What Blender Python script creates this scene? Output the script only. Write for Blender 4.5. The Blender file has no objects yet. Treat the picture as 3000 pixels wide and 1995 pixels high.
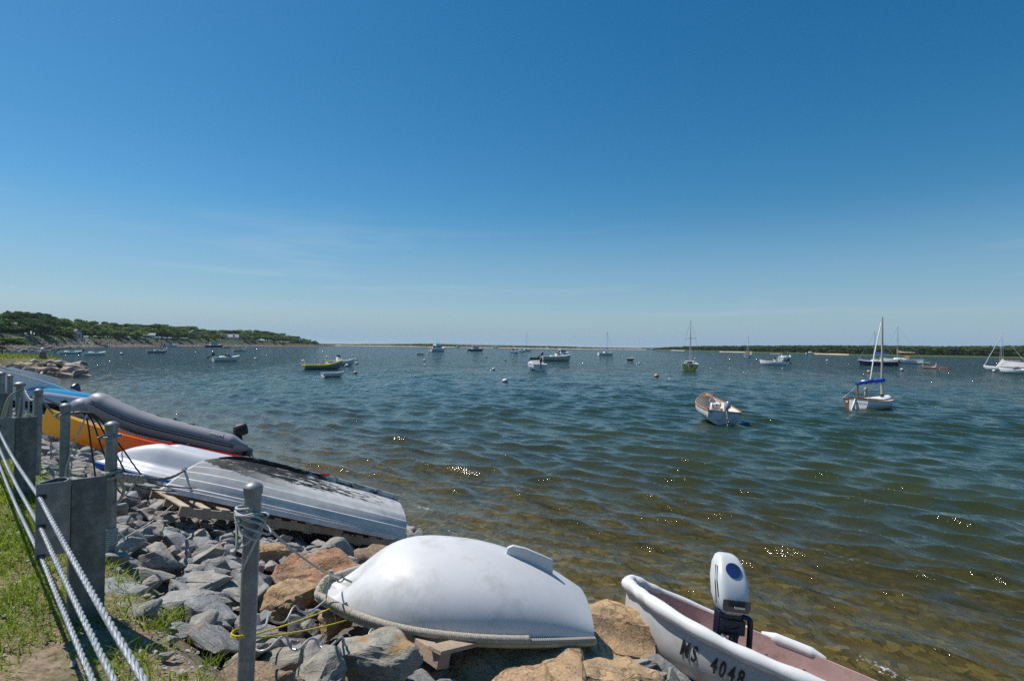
import bpy, bmesh, math, random
import numpy as np
from mathutils import Vector, Matrix, noise

random.seed(7); np.random.seed(7)
scene = bpy.context.scene
COL = scene.collection
R = math.radians

# ------------------------------------------------------------------ camera, sky, sun, exposure
CAM_Z = 3.0
F_PX, CX, CY = 1667.0, 1500.0, 997.5           # photograph measured in its own 3000 x 1995 pixels
PITCH = math.atan((1013 - CY) / F_PX)
ROLL = R(0.8)
_f = np.array([0, math.cos(PITCH), math.sin(PITCH)]); _r = np.array([1.0, 0, 0]); _u = np.cross(_r, _f)
AX_R = math.cos(ROLL) * _r + math.sin(ROLL) * _u
AX_U = -math.sin(ROLL) * _r + math.cos(ROLL) * _u
AX_F = _f
EYE = np.array([0, 0, CAM_Z])
cam_d = bpy.data.cameras.new('camera'); cam = bpy.data.objects.new('camera', cam_d); COL.objects.link(cam)
cam_d.sensor_width = 36; cam_d.lens = F_PX / 3000 * 36; cam_d.clip_start = 0.05; cam_d.clip_end = 9000
M3 = Matrix((AX_R, AX_U, -AX_F)).transposed()
cam.matrix_world = Matrix.Translation((0, 0, CAM_Z)) @ M3.to_4x4()
scene.camera = cam

SUN_AZ, SUN_EL = R(-66), R(58)                   # azimuth from +Y towards +X
sun_dir = Vector((math.sin(SUN_AZ) * math.cos(SUN_EL), math.cos(SUN_AZ) * math.cos(SUN_EL), math.sin(SUN_EL)))
sun_d = bpy.data.lights.new('sun', 'SUN'); sun = bpy.data.objects.new('sun', sun_d); COL.objects.link(sun)
sun_d.energy = 4.4; sun_d.angle = R(0.53); sun_d.color = (1.0, 0.955, 0.88)
sun.rotation_euler = sun_dir.to_track_quat('Z', 'Y').to_euler(); sun.location = (0, 0, 60)

world = bpy.data.worlds.new('World'); scene.world = world; world.use_nodes = True
wn = world.node_tree.nodes; wl = world.node_tree.links; wn.clear()
w_out = wn.new('ShaderNodeOutputWorld'); w_bg = wn.new('ShaderNodeBackground'); w_sky = wn.new('ShaderNodeTexSky')
w_sky.sky_type = 'NISHITA'; w_sky.sun_disc = False
w_sky.sun_elevation = SUN_EL; w_sky.sun_rotation = SUN_AZ
w_sky.altitude = 0; w_sky.air_density = 1.0; w_sky.dust_density = 0.35; w_sky.ozone_density = 4.0
w_bg.inputs['Strength'].default_value = 0.080
# thin cirrus low over the bay: streaky noise on the view direction, only where the band of wisps is
w_tc = wn.new('ShaderNodeTexCoord'); w_sep = wn.new('ShaderNodeSeparateXYZ'); wl.new(w_tc.outputs['Generated'], w_sep.inputs[0])
w_map = wn.new('ShaderNodeMapping'); w_map.inputs['Rotation'].default_value = (0, R(-9), R(20)); w_map.inputs['Scale'].default_value = (2.4, 2.4, 26)
wl.new(w_tc.outputs['Generated'], w_map.inputs[0])
w_n = wn.new('ShaderNodeTexNoise'); w_n.inputs['Scale'].default_value = 1.0; w_n.inputs['Detail'].default_value = 9; w_n.inputs['Roughness'].default_value = .62; w_n.inputs['Distortion'].default_value = .5
wl.new(w_map.outputs[0], w_n.inputs['Vector'])
w_r = wn.new('ShaderNodeMapRange'); w_r.inputs[1].default_value = .55; w_r.inputs[2].default_value = .85; wl.new(w_n.outputs['Fac'], w_r.inputs[0])
w_b = wn.new('ShaderNodeValToRGB'); e = w_b.color_ramp.elements
e[0].position = 0.0; e[0].color = (.3, .3, .3, 1); e[1].position = .24; e[1].color = (0, 0, 0, 1)
x_ = e.new(.10); x_.color = (1, 1, 1, 1); x_ = e.new(.17); x_.color = (.8, .8, .8, 1)
wl.new(w_sep.outputs['Z'], w_b.inputs[0])
w_m = wn.new('ShaderNodeMath'); w_m.operation = 'MULTIPLY'; wl.new(w_r.outputs[0], w_m.inputs[0]); wl.new(w_b.outputs[0], w_m.inputs[1])
w_m2 = wn.new('ShaderNodeMath'); w_m2.operation = 'MULTIPLY'; w_m2.inputs[1].default_value = .26; wl.new(w_m.outputs[0], w_m2.inputs[0])
w_g = wn.new('ShaderNodeGamma'); w_g.inputs['Gamma'].default_value = 1.0; w_hs = wn.new('ShaderNodeHueSaturation'); w_hs.inputs['Hue'].default_value = .489; w_hs.inputs['Saturation'].default_value = 1.36; w_hs.inputs['Value'].default_value = 1.0
wl.new(w_sky.outputs[0], w_hs.inputs['Color']); wl.new(w_hs.outputs[0], w_g.inputs[0])
# marine haze: the sky pales to grey-blue at the horizon
w_hz = wn.new('ShaderNodeValToRGB'); e = w_hz.color_ramp.elements; w_hz.color_ramp.interpolation = 'EASE'
e[0].position = 0.0; e[0].color = (.92, .92, .92, 1); e[1].position = .24; e[1].color = (0, 0, 0, 1); x_ = e.new(.065); x_.color = (.5, .5, .5, 1)
w_ab = wn.new('ShaderNodeMath'); w_ab.operation = 'ABSOLUTE'; wl.new(w_sep.outputs['Z'], w_ab.inputs[0]); wl.new(w_ab.outputs[0], w_hz.inputs[0])
w_hm = wn.new('ShaderNodeMix'); w_hm.data_type = 'RGBA'; w_hm.inputs['B'].default_value = (2.75, 4.45, 6.2, 1); wl.new(w_hz.outputs[0], w_hm.inputs['Factor']); wl.new(w_g.outputs[0], w_hm.inputs['A'])
w_mix = wn.new('ShaderNodeMix'); w_mix.data_type = 'RGBA'; w_mix.inputs['B'].default_value = (7.0, 7.6, 8.2, 1)
wl.new(w_m2.outputs[0], w_mix.inputs['Factor']); wl.new(w_hm.outputs['Result'], w_mix.inputs['A'])
wl.new(w_mix.outputs['Result'], w_bg.inputs['Color']); wl.new(w_bg.outputs[0], w_out.inputs['Surface'])

scene.view_settings.view_transform = 'Standard'; scene.view_settings.look = 'None'
scene.view_settings.exposure = 0.24; scene.view_settings.gamma = 1.0; scene.view_settings.use_curve_mapping = False
scene.render.engine = 'CYCLES'
scene.cycles.max_bounces = 8; scene.cycles.transparent_max_bounces = 12; scene.cycles.caustics_reflective = False; scene.cycles.caustics_refractive = False
scene.cycles.sample_clamp_indirect = 6.0; scene.cycles.use_denoising = False; scene.cycles.denoising_prefilter = 'ACCURATE'; scene.cycles.volume_bounces = 0

# ------------------------------------------------------------------ geometry of the place
S2 = math.sqrt(.5)
P_DIR = np.array([S2, S2]); A_DIR = np.array([S2, -S2])       # seaward, and along the shore
def ray(px, py): return AX_R * ((px - CX) / F_PX) - AX_U * ((py - CY) / F_PX) + AX_F
def at_z(px, py, z):
    d = ray(px, py); return EYE + d * ((z - CAM_Z) / d[2])
def at_y(px, py, Y):
    d = ray(px, py); return EYE + d * (Y / d[1])
def at_slope(px, py, lift=0.0):
    d = ray(px, py); qd = (d[0] + d[1]) * S2
    return EYE + d * ((1.45 + lift + .302 * .7 - CAM_Z) / (d[2] + .302 * qd))
def slope_z(q): return np.where(np.asarray(q) < .7, 1.45, 1.45 - .302 * (np.asarray(q) - .7))
def qt(q, t): return np.array([S2 * (q + t), S2 * (q - t)])
def qof(x, y): return (x + y) * S2
def tof(x, y): return (x - y) * S2

# ------------------------------------------------------------------ mesh and object helpers
class MB:
    """collects geometry, then links it as ONE mesh object"""
    def __init__(s): s.v = []; s.f = []; s.m = []; s.k = 0
    def add(s, v, f):
        o = len(s.v); s.v += [tuple(map(float, p)) for p in v]; s.f += [tuple(i + o for i in q) for q in f]; s.m += [s.k] * len(f); return s
    def loft(s, rings, closed=True, cap0=False, cap1=False):
        n = len(rings[0]); v = [p for r in rings for p in r]; f = []
        for i in range(len(rings) - 1):
            for j in range(n if closed else n - 1):
                a = i * n + j; b = i * n + (j + 1) % n; f.append((a, b, b + n, a + n))
        if cap0: f.append(tuple(reversed(range(n))))
        if cap1: f.append(tuple(range((len(rings) - 1) * n, len(rings) * n)))
        return s.add(v, f)
    def box(s, c, d, rot=None):
        x, y, z = [q / 2 for q in d]; v = [Vector(p) for p in ((-x,-y,-z),(x,-y,-z),(x,y,-z),(-x,y,-z),(-x,-y,z),(x,-y,z),(x,y,z),(-x,y,z))]
        if rot is not None: v = [rot @ p for p in v]
        c = Vector(c)
        return s.add([p + c for p in v], [(3,2,1,0),(4,5,6,7),(0,1,5,4),(1,2,6,5),(2,3,7,6),(3,0,4,7)])
    def tube(s, path, r, n=8, closed=False, cap=True):
        P = [Vector(p) for p in path]; m = len(P)
        rad = r if callable(r) else (lambda i: r)
        T = []
        for i in range(m):
            a = P[(i - 1) % m] if (closed or i > 0) else P[0]; b = P[(i + 1) % m] if (closed or i < m - 1) else P[-1]
            d = b - a; T.append(d.normalized() if d.length > 1e-9 else Vector((0, 0, 1)))
        nrm = T[0].orthogonal().normalized(); rings = []
        for i in range(m):
            nrm = nrm - T[i] * nrm.dot(T[i])
            nrm = nrm.normalized() if nrm.length > 1e-6 else T[i].orthogonal().normalized()
            bi = T[i].cross(nrm); rr = rad(i)
            rings.append([P[i] + (nrm * math.cos(2*math.pi*k/n) + bi * math.sin(2*math.pi*k/n)) * rr for k in range(n)])
        if closed: rings.append(rings[0])
        return s.loft(rings, True, cap and not closed, cap and not closed)
    def lathe(s, prof, n=20, c=(0, 0, 0), rot=None):
        rings = []
        for r, z in prof:
            ring = [Vector((r * math.cos(2*math.pi*k/n), r * math.sin(2*math.pi*k/n), z)) for k in range(n)]
            if rot is not None: ring = [rot @ p for p in ring]
            rings.append([p + Vector(c) for p in ring])
        return s.loft(rings, True, prof[0][0] > 1e-6, prof[-1][0] > 1e-6)
    def ball(s, c, r, nu=14, nv=9):
        r = (r, r, r) if not hasattr(r, '__len__') else r
        rings = [[(c[0] + r[0]*math.sin(a)*math.cos(2*math.pi*k/nu), c[1] + r[1]*math.sin(a)*math.sin(2*math.pi*k/nu), c[2] - r[2]*math.cos(a)) for k in range(nu)]
                 for a in [max(.02, min(math.pi - .02, math.pi * i / nv)) for i in range(nv + 1)]]
        return s.loft(rings, True, True, True)
    def prism(s, poly, h, axis=2, c=(0, 0, 0)):
        """closed 2D outline extruded along an axis"""
        def P(a, b, z): return ((a, b, z), (z, a, b), (a, z, b))[{2: 0, 0: 1, 1: 2}[axis]]
        lo = [Vector(P(a, b, -h/2)) + Vector(c) for a, b in poly]; hi = [Vector(P(a, b, h/2)) + Vector(c) for a, b in poly]
        return s.loft([lo, hi], True, True, True)
    def mesh(s, name, mats, sharp=35):
        me = bpy.data.meshes.new(name); me.from_pydata(s.v, [], s.f)
        for mt in (mats if isinstance(mats, (list, tuple)) else [mats]): me.materials.append(mt)
        me.polygons.foreach_set('material_index', s.m)
        bm = bmesh.new(); bm.from_mesh(me); bmesh.ops.recalc_face_normals(bm, faces=bm.faces); bm.to_mesh(me); bm.free()
        if sharp is not None:
            me.polygons.foreach_set('use_smooth', [True] * len(me.polygons)); me.set_sharp_from_angle(angle=R(sharp))
        me.update(); return me
    def build(s, name, mats, parent=None, sharp=35, bevel=0, loc=None, rot=None):
        o = bpy.data.objects.new(name, s.mesh(name, mats, sharp)); COL.objects.link(o)
        if parent: o.parent = parent
        if loc is not None: o.location = loc
        if rot is not None: o.rotation_euler = rot
        if bevel:
            b = o.modifiers.new('edge', 'BEVEL'); b.width = bevel; b.segments = 2; b.limit_method = 'ANGLE'
        return o
def tag(o, label=None, cat=None, group=None, kind=None):
    if label: o['label'] = label
    if cat: o['category'] = cat
    if group: o['group'] = group
    if kind: o['kind'] = kind
    return o
def thing(name, label, cat, loc=(0, 0, 0), rot=(0, 0, 0), group=None):
    o = bpy.data.objects.new(name, None); COL.objects.link(o); o.empty_display_size = .1
    o.location = [float(c) for c in loc]; o.rotation_euler = rot
    return tag(o, label, cat, group)
def np_mesh(name, V, faces_quads=None, faces_tris=None, mat=None, smooth=True):
    me = bpy.data.meshes.new(name); V = np.asarray(V, np.float32)
    me.vertices.add(len(V)); me.vertices.foreach_set('co', V.ravel())
    loops = []; starts = []; tot = 0; n = 0
    for fa in (faces_quads, faces_tris):
        if fa is None: continue
        fa = np.asarray(fa, np.int32); loops.append(fa.ravel()); starts.append(tot + np.arange(len(fa)) * fa.shape[1]); tot += fa.size; n += len(fa)
    loops = np.concatenate(loops); starts = np.concatenate(starts)
    me.loops.add(len(loops)); me.loops.foreach_set('vertex_index', loops)
    me.polygons.add(n); me.polygons.foreach_set('loop_start', starts.astype(np.int32))
    me.update(calc_edges=True); me.validate()
    me.polygons.foreach_set('use_smooth', [smooth] * len(me.polygons))
    if mat: me.materials.append(mat)
    return me
def link(name, me, parent=None):
    o = bpy.data.objects.new(name, me); COL.objects.link(o)
    if parent: o.parent = parent
    return o
def vnoise(x, y, scale, seed=0):
    """cheap smooth value noise on numpy arrays"""
    x = np.asarray(x, float) * scale + seed * 17.13; y = np.asarray(y, float) * scale + seed * 5.71
    xi = np.floor(x); yi = np.floor(y); fx = x - xi; fy = y - yi; fx = fx*fx*(3-2*fx); fy = fy*fy*(3-2*fy)
    def h(a, b):
        s = np.sin(a * 127.1 + b * 311.7 + seed * 74.7) * 43758.5453; return s - np.floor(s)
    return (h(xi,yi)*(1-fx)+h(xi+1,yi)*fx)*(1-fy)+(h(xi,yi+1)*(1-fx)+h(xi+1,yi+1)*fx)*fy

# ------------------------------------------------------------------ materials
class NT:
    def __init__(s, name):
        s.mat = bpy.data.materials.new(name); s.mat.use_nodes = True; s.t = s.mat.node_tree; s.n = s.t.nodes; s.l = s.t.links
        s.bsdf = s.n['Principled BSDF']; s.out = s.n['Material Output']
    def new(s, kind, **kw):
        nd = s.n.new('ShaderNode' + kind)
        for k, v in kw.items(): setattr(nd, k, v)
        return nd
    def link(s, a, b): s.l.new(a, b)
    def coords(s, kind='Object', scale=None, rot=None):
        tc = s.new('TexCoord'); o = tc.outputs[kind]
        if scale is not None:
            mp = s.new('Mapping'); mp.inputs['Scale'].default_value = scale
            if rot: mp.inputs['Rotation'].default_value = rot
            s.link(o, mp.inputs[0]); o = mp.outputs[0]
        return o
    def noise(s, vec, scale, detail=4, rough=.55, dist=0):
        nd = s.new('TexNoise'); nd.inputs['Scale'].default_value = scale; nd.inputs['Detail'].default_value = detail
        nd.inputs['Roughness'].default_value = rough; nd.inputs['Distortion'].default_value = dist
        if vec is not None: s.link(vec, nd.inputs['Vector'])
        return nd.outputs['Fac']
    def ramp(s, fac, stops, interp='LINEAR'):
        nd = s.new('ValToRGB'); cr = nd.color_ramp; cr.interpolation = interp
        while len(cr.elements) < len(stops): cr.elements.new(.5)
        for e_, (p, c) in zip(cr.elements, stops):
            e_.position = p; e_.color = (c, c, c, 1) if not hasattr(c, '__len__') else (*c[:3], 1)
        s.link(fac, nd.inputs[0]); return nd.outputs[0]
    def rng(s, fac, a, b, c=0., d=1.):
        nd = s.new('MapRange'); nd.inputs[1].default_value = a; nd.inputs[2].default_value = b; nd.inputs[3].default_value = c; nd.inputs[4].default_value = d
        s.link(fac, nd.inputs[0]); return nd.outputs[0]
    def math(s, op, a, b=None):
        nd = s.new('Math', operation=op)
        for i, q in enumerate((a, b)):
            if q is None: continue
            if isinstance(q, (int, float)): nd.inputs[i].default_value = q
            else: s.link(q, nd.inputs[i])
        return nd.outputs[0]
    def mix(s, fac, a, b, blend='MIX'):
        nd = s.new('Mix', data_type='RGBA', blend_type=blend)
        for key, q in (('Factor', fac), ('A', a), ('B', b)):
            if isinstance(q, (int, float)): nd.inputs[key].default_value = q
            elif isinstance(q, (tuple, list)): nd.inputs[key].default_value = (*q[:3], 1)
            else: s.link(q, nd.inputs[key])
        return nd.outputs['Result']
    def bump(s, h, strength, dist=.02, normal=None):
        nd = s.new('Bump'); nd.inputs['Strength'].default_value = strength; nd.inputs['Distance'].default_value = dist
        s.link(h, nd.inputs['Height'])
        if normal is not None: s.link(normal, nd.inputs['Normal'])
        return nd.outputs[0]
    def set(s, **kw):
        for k, v in kw.items():
            k = {'col': 'Base Color', 'rough': 'Roughness', 'metal': 'Metallic', 'normal': 'Normal', 'spec': 'Specular IOR Level', 'coat': 'Coat Weight'}.get(k, k)
            i = s.bsdf.inputs[k]
            if isinstance(v, (int, float)): i.default_value = v
            elif isinstance(v, (tuple, list)): i.default_value = (*v[:3], 1)
            else: s.link(v, i)
        return s.mat
_mats = {}
def mat(name, col, rough=.5, metal=0., var=.12, vs=6., bump=0., bs=80., spec=.5, coat=0., dirt=None, dirt_amt=.0, dirt_s=3.):
    """a plain surface with grain: colour noise, optional dirt of its own colour, fine bump"""
    if name in _mats: return _mats[name]
    t = NT(name); c = t.coords()
    n = t.noise(c, vs, 5, .6)
    dark = tuple(q * (1 - var) for q in col); lite = tuple(min(1, q * (1 + var)) for q in col)
    k = t.ramp(n, [(.3, dark), (.7, lite)])
    if dirt is not None:
        d = t.noise(c, dirt_s, 8, .7); k = t.mix(t.rng(d, .62 - dirt_amt * .35, .72, 0, .9), k, dirt)
    kw = dict(col=k, metal=metal, spec=spec, coat=coat)
    kw['rough'] = t.rng(t.noise(c, vs * 3, 3), .3, .7, max(.02, rough - .07), min(1, rough + .07))
    if bump: kw['normal'] = t.bump(t.noise(c, bs, 4, .6), bump, .01)
    _mats[name] = t.set(**kw); return _mats[name]
# ------------------------------------------------------------------ ground bank with the sea bed (one sheet)
def ground_mat():
    t = NT('bank_soil'); g = t.new('NewGeometry'); pos = g.outputs['Position']
    sx = t.new('SeparateXYZ'); t.link(pos, sx.inputs[0])
    q = t.math('MULTIPLY', t.math('ADD', sx.outputs[0], sx.outputs[1]), S2)
    n1 = t.noise(pos, 2.2, 6, .65); n2 = t.noise(pos, 26, 5, .6); n3 = t.noise(pos, 90, 3, .6)
    soil = t.ramp(n2, [(.3, (.13, .09, .055)), (.5, (.24, .175, .115)), (.72, (.36, .30, .22))])
    soil = t.mix(t.rng(n1, .45, .62, 0, .75), soil, (.085, .10, .035))
    gravel = t.ramp(n3, [(.3, (.08, .065, .05)), (.6, (.19, .165, .135)), (.8, (.30, .27, .22))])
    vor = t.new('TexVoronoi'); vor.inputs['Scale'].default_value = 9; t.link(pos, vor.inputs['Vector'])
    vcol = t.new('SeparateXYZ'); t.link(vor.outputs['Color'], vcol.inputs[0])
    n4 = t.noise(pos, 1.1, 5, .6); n5 = t.noise(pos, .55, 5, .65)
    bed = t.ramp(vcol.outputs[0], [(0, (.10, .072, .030)), (.5, (.20, .15, .065)), (.85, (.30, .235, .12)), (1, (.42, .36, .22))])
    bed = t.mix(t.rng(n4, .35, .7, 0, .75), bed, (.13, .095, .035))
    bed = t.mix(t.rng(n5, .56, .66, 0, .85), bed, (.035, .032, .016))
    k = t.mix(t.rng(t.math('ADD', q, t.math('MULTIPLY', t.math('SUBTRACT', n1, .5), .5)), .85, 1.05), soil, gravel)
    k = t.mix(t.rng(q, 4.4, 5.0), k, bed)
    h = t.math('ADD', n2, t.math('MULTIPLY', vor.outputs['Distance'], .6))
    return t.set(col=k, rough=.9, spec=.3, normal=t.bump(h, .6, .03))
def bank_z(q, t):
    z = np.where(q < .7, 1.45 + .03 * np.clip(-q, 0, 6), 1.45 - .302 * (q - .7))
    z = np.where((q > .9) & (q < 6), z - .17 * np.clip((q - .9) / .3, 0, 1) * np.clip((6 - q) / 1.2, 0, 1), z)
    z = np.where(q >= 6, -.10 - .302 * 0 - .05 * np.minimum(q - 6, 60) - .015 * np.clip(q - 66, 0, 400), z)
    z = np.where((q > 5) & (q < 6), np.minimum(z, .1 - .2 * (q - 5)), z)
    return z
qs = np.concatenate([np.arange(-14, -1, .5), np.arange(-1, 8, .09), np.arange(8, 20, .6), np.arange(20, 80, 6), np.arange(80, 5000, 350)])
ts = np.concatenate([np.arange(-3600, -100, 250), np.arange(-100, -14, 1.2), np.arange(-14, 5, .09), np.arange(5, 40, 2), np.arange(40, 4000, 300)])
QQ, TT = np.meshgrid(qs, ts, indexing='ij')
XX = S2 * (QQ + TT); YY = S2 * (QQ - TT)
ZZ = bank_z(QQ, TT) + np.where(QQ < 20, .05 * (vnoise(XX, YY, 1.7) - .5) + .03 * (vnoise(XX, YY, 6, 2) - .5), 0)
nq, nt = QQ.shape; ii = np.arange(nq * nt).reshape(nq, nt)
fq = np.stack([ii[:-1, :-1], ii[1:, :-1], ii[1:, 1:], ii[:-1, 1:]], -1).reshape(-1, 4)
ground = link('ground', np_mesh('ground', np.stack([XX, YY, ZZ], -1).reshape(-1, 3), fq, None, ground_mat()))
tag(ground, 'earth bank above the shore and sandy sea bed', kind='structure')

# ------------------------------------------------------------------ water: one wave sheet, finest near the shore
rng_w = np.random.RandomState(11)
n_c = 130
lam = np.exp(rng_w.uniform(math.log(.20), math.log(2.0), n_c)); lam.sort()
main = math.atan2(-.80, -.60)
ang = main + rng_w.normal(0, .42, n_c)
kx = 2*np.pi/lam*np.cos(ang); ky = 2*np.pi/lam*np.sin(ang); ph = rng_w.uniform(0, 2*np.pi, n_c)
amp = .0047 * lam ** 0.72 * rng_w.uniform(.6, 1.4, n_c)
az = np.radians(np.concatenate([np.linspace(-80, -50, 60)[:-1], np.linspace(-50, 50, 980), np.linspace(50, 80, 60)[1:]]))
rad = np.concatenate([np.exp(np.linspace(math.log(3.2), math.log(160), 720)), np.exp(np.linspace(math.log(165), math.log(6000), 60))])
RR, AA = np.meshgrid(rad, az, indexing='ij')
X0 = RR * np.sin(AA); Y0 = RR * np.cos(AA); Q0 = qof(X0, Y0)
cell = np.maximum(RR * .0056, RR * .0018)
att = np.clip((Q0 - 4.6) / 3.5, .22, 1) * np.clip(1.25 - RR / 400, .0, 1)
dx = np.zeros_like(X0); dy = np.zeros_like(X0); dz = np.zeros_like(X0)
gust = .7 + .6 * vnoise(X0, Y0, .06, 5)
for j in range(n_c):
    fade = np.clip((lam[j] / cell - 3) / 3, 0, 1)
    sel = fade > 0
    p_ = kx[j]*X0[sel] + ky[j]*Y0[sel] + ph[j]; a_ = amp[j] * fade[sel]
    dz[sel] += a_ * np.sin(p_)
    c_ = a_ * np.cos(p_) * .9
    dx[sel] += c_ * math.cos(ang[j]); dy[sel] += c_ * math.sin(ang[j])
# a low swell that shoals and breaks along the shore
sw = np.zeros_like(X0)
for q_c, w_, h_ in ((7.2, .24, .06), (9.3, .32, .042), (12.4, .36, .04), (16.0, .42, .035)):
    qc = q_c + 1.1 * (vnoise(tof(X0, Y0), Y0 * 0, .16, q_c) - .5) * 2
    m_ = .25 + .75 * np.clip((vnoise(tof(X0, Y0), Y0 * 0, .11, q_c + 3) - .25) * 2, 0, 1)
    d_ = (Q0 - qc) / w_; sw += h_ * m_ * np.exp(-np.where(d_ < 0, (d_ * 1.7) ** 2, d_ ** 2))
dz = dz * att * gust + sw; dx *= att * gust; dy *= att * gust
XW, YW, ZW = X0 + dx, Y0 + dy, dz
# foam: broken crests in a few places and small flecks on the steepest crests
foam = np.zeros_like(X0)
def foam_at(px, py, lx, ly, s):
    c = at_z(px, py, 0); global foam
    u_ = (X0 - c[0]) * A_DIR[0] + (Y0 - c[1]) * A_DIR[1]; v_ = (X0 - c[0]) * P_DIR[0] + (Y0 - c[1]) * P_DIR[1]
    foam = np.maximum(foam, s * np.exp(-(u_ / lx) ** 2 - (v_ / ly) ** 2))
for a_ in ((1300, 1298, 1.1, .10, .62), (1520, 1229, 1.3, .13, .58), (1238, 1488, .55, .12, .60), (1310, 1300, .4, .09, .75), (1290, 1277, .6, .10, .45), (1205, 1255, .5, .10, .40), (2590, 1960, .4, .15, .62), (2480, 1985, .3, .14, .6), (1330, 1560, .7, .06, .55), (1480, 1598, .5, .05, .5), (870, 1348, .8, .1, .35), (2350, 1900, .4, .08, .35)):
    foam_at(*a_)
crest = np.clip((dz / (np.std(dz[RR < 60]) + 1e-6) - 2.6) / .8, 0, 1) * .42 * (Q0 > 6.5)
foam = np.maximum(foam, crest)
ni, nj = X0.shape; ii = np.arange(ni * nj).reshape(ni, nj)
fq = np.stack([ii[:-1, :-1], ii[:-1, 1:], ii[1:, 1:], ii[1:, :-1]], -1).reshape(-1, 4)
def water_mat():
    t = NT('bay_water'); t.n.remove(t.bsdf)
    g = t.new('NewGeometry'); pos = g.outputs['Position']
    sx = t.new('SeparateXYZ'); t.link(pos, sx.inputs[0])
    q = t.math('MULTIPLY', t.math('ADD', sx.outputs[0], sx.outputs[1]), S2)
    dist = t.math('SQRT', t.math('ADD', t.math('POWER', sx.outputs[0], 2.), t.math('POWER', sx.outputs[1], 2.)))
    mp = t.new('Mapping'); mp.inputs['Rotation'].default_value = (0, 0, -main + 0.0); mp.inputs['Scale'].default_value = (1.0, .42, 1); t.link(pos, mp.inputs[0])
    w0 = t.noise(mp.outputs[0], 38, 3, .6, .3); w1 = t.noise(mp.outputs[0], 12, 4, .65, .5); w2 = t.noise(mp.outputs[0], 3.0, 5, .62, .35); w3 = t.noise(mp.outputs[0], .75, 5, .62, .4)
    far = t.rng(dist, 25, 90)
    b0 = t.bump(w0, .14, .012); b1 = t.bump(w1, .40, .05, b0)
    h2 = t.math('MULTIPLY', w2, t.rng(dist, 15, 80, .22, 1.0))
    b2 = t.bump(h2, 1.0, .17, b1)
    h3 = t.math('MULTIPLY', w3, far)
    w4 = t.noise(mp.outputs[0], .16, 4, .6, .3); b25 = t.bump(t.math('MULTIPLY', w4, far), 1.0, 3.2, b2); b3 = t.bump(h3, 1.0, .80, b25)
    fr = t.new('Fresnel'); fr.inputs['IOR'].default_value = 1.333; t.link(b3, fr.inputs['Normal'])
    gl = t.new('BsdfGlossy'); gl.inputs['Roughness'].default_value = .06; gl.inputs['Color'].default_value = (1, 1, 1, 1); t.link(b3, gl.inputs['Normal'])
    tr = t.new('BsdfTransparent'); tr.inputs['Color'].default_value = (.82, .80, .58, 1)
    df = t.new('BsdfDiffuse'); t.link(b3, df.inputs['Normal'])
    near_c = t.mix(t.rng(t.noise(pos, .5, 4), .35, .7), (.054, .052, .014), (.038, .043, .014))
    dc = t.mix(t.rng(q, 6.5, 22), near_c, (.018, .033, .015)); dc = t.mix(t.rng(dist, 25, 150), dc, (.017, .031, .025))
    t.link(dc, df.inputs['Color'])
    body = t.new('MixShader'); t.link(t.rng(q, 5.0, 15, .10, 1.0), body.inputs[0]); t.link(tr.outputs[0], body.inputs[1]); t.link(df.outputs[0], body.inputs[2])
    sf = t.new('MixShader'); t.link(fr.outputs[0], sf.inputs[0]); t.link(body.outputs[0], sf.inputs[1]); t.link(gl.outputs[0], sf.inputs[2])
    at = t.new('Attribute', attribute_name='foam'); fn = t.noise(pos, 16, 7, .8); fm = t.noise(pos, 45, 3, .7)
    fk = t.rng(t.math('ADD', at.outputs['Fac'], t.math('ADD', t.math('MULTIPLY', t.math('SUBTRACT', fn, .5), 2.4), t.math('MULTIPLY', t.math('SUBTRACT', fm, .5), .9))), .62, .95)
    fk = t.math('MULTIPLY', fk, t.rng(at.outputs['Fac'], .12, .35))
    fd = t.new('BsdfDiffuse'); fd.inputs['Color'].default_value = (.72, .74, .74, 1)
    fin = t.new('MixShader'); t.link(fk, fin.inputs[0]); t.link(sf.outputs[0], fin.inputs[1]); t.link(fd.outputs[0], fin.inputs[2])
    t.link(fin.outputs[0], t.out.inputs['Surface']); return t.mat
wme = np_mesh('water', np.stack([XW, YW, ZW], -1).reshape(-1, 3), fq, None, water_mat())
wa = wme.attributes.new('foam', 'FLOAT', 'POINT'); wa.data.foreach_set('value', foam.ravel().astype(np.float32))
water = link('water', wme); tag(water, 'wind-ruffled green bay water', kind='structure')
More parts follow.
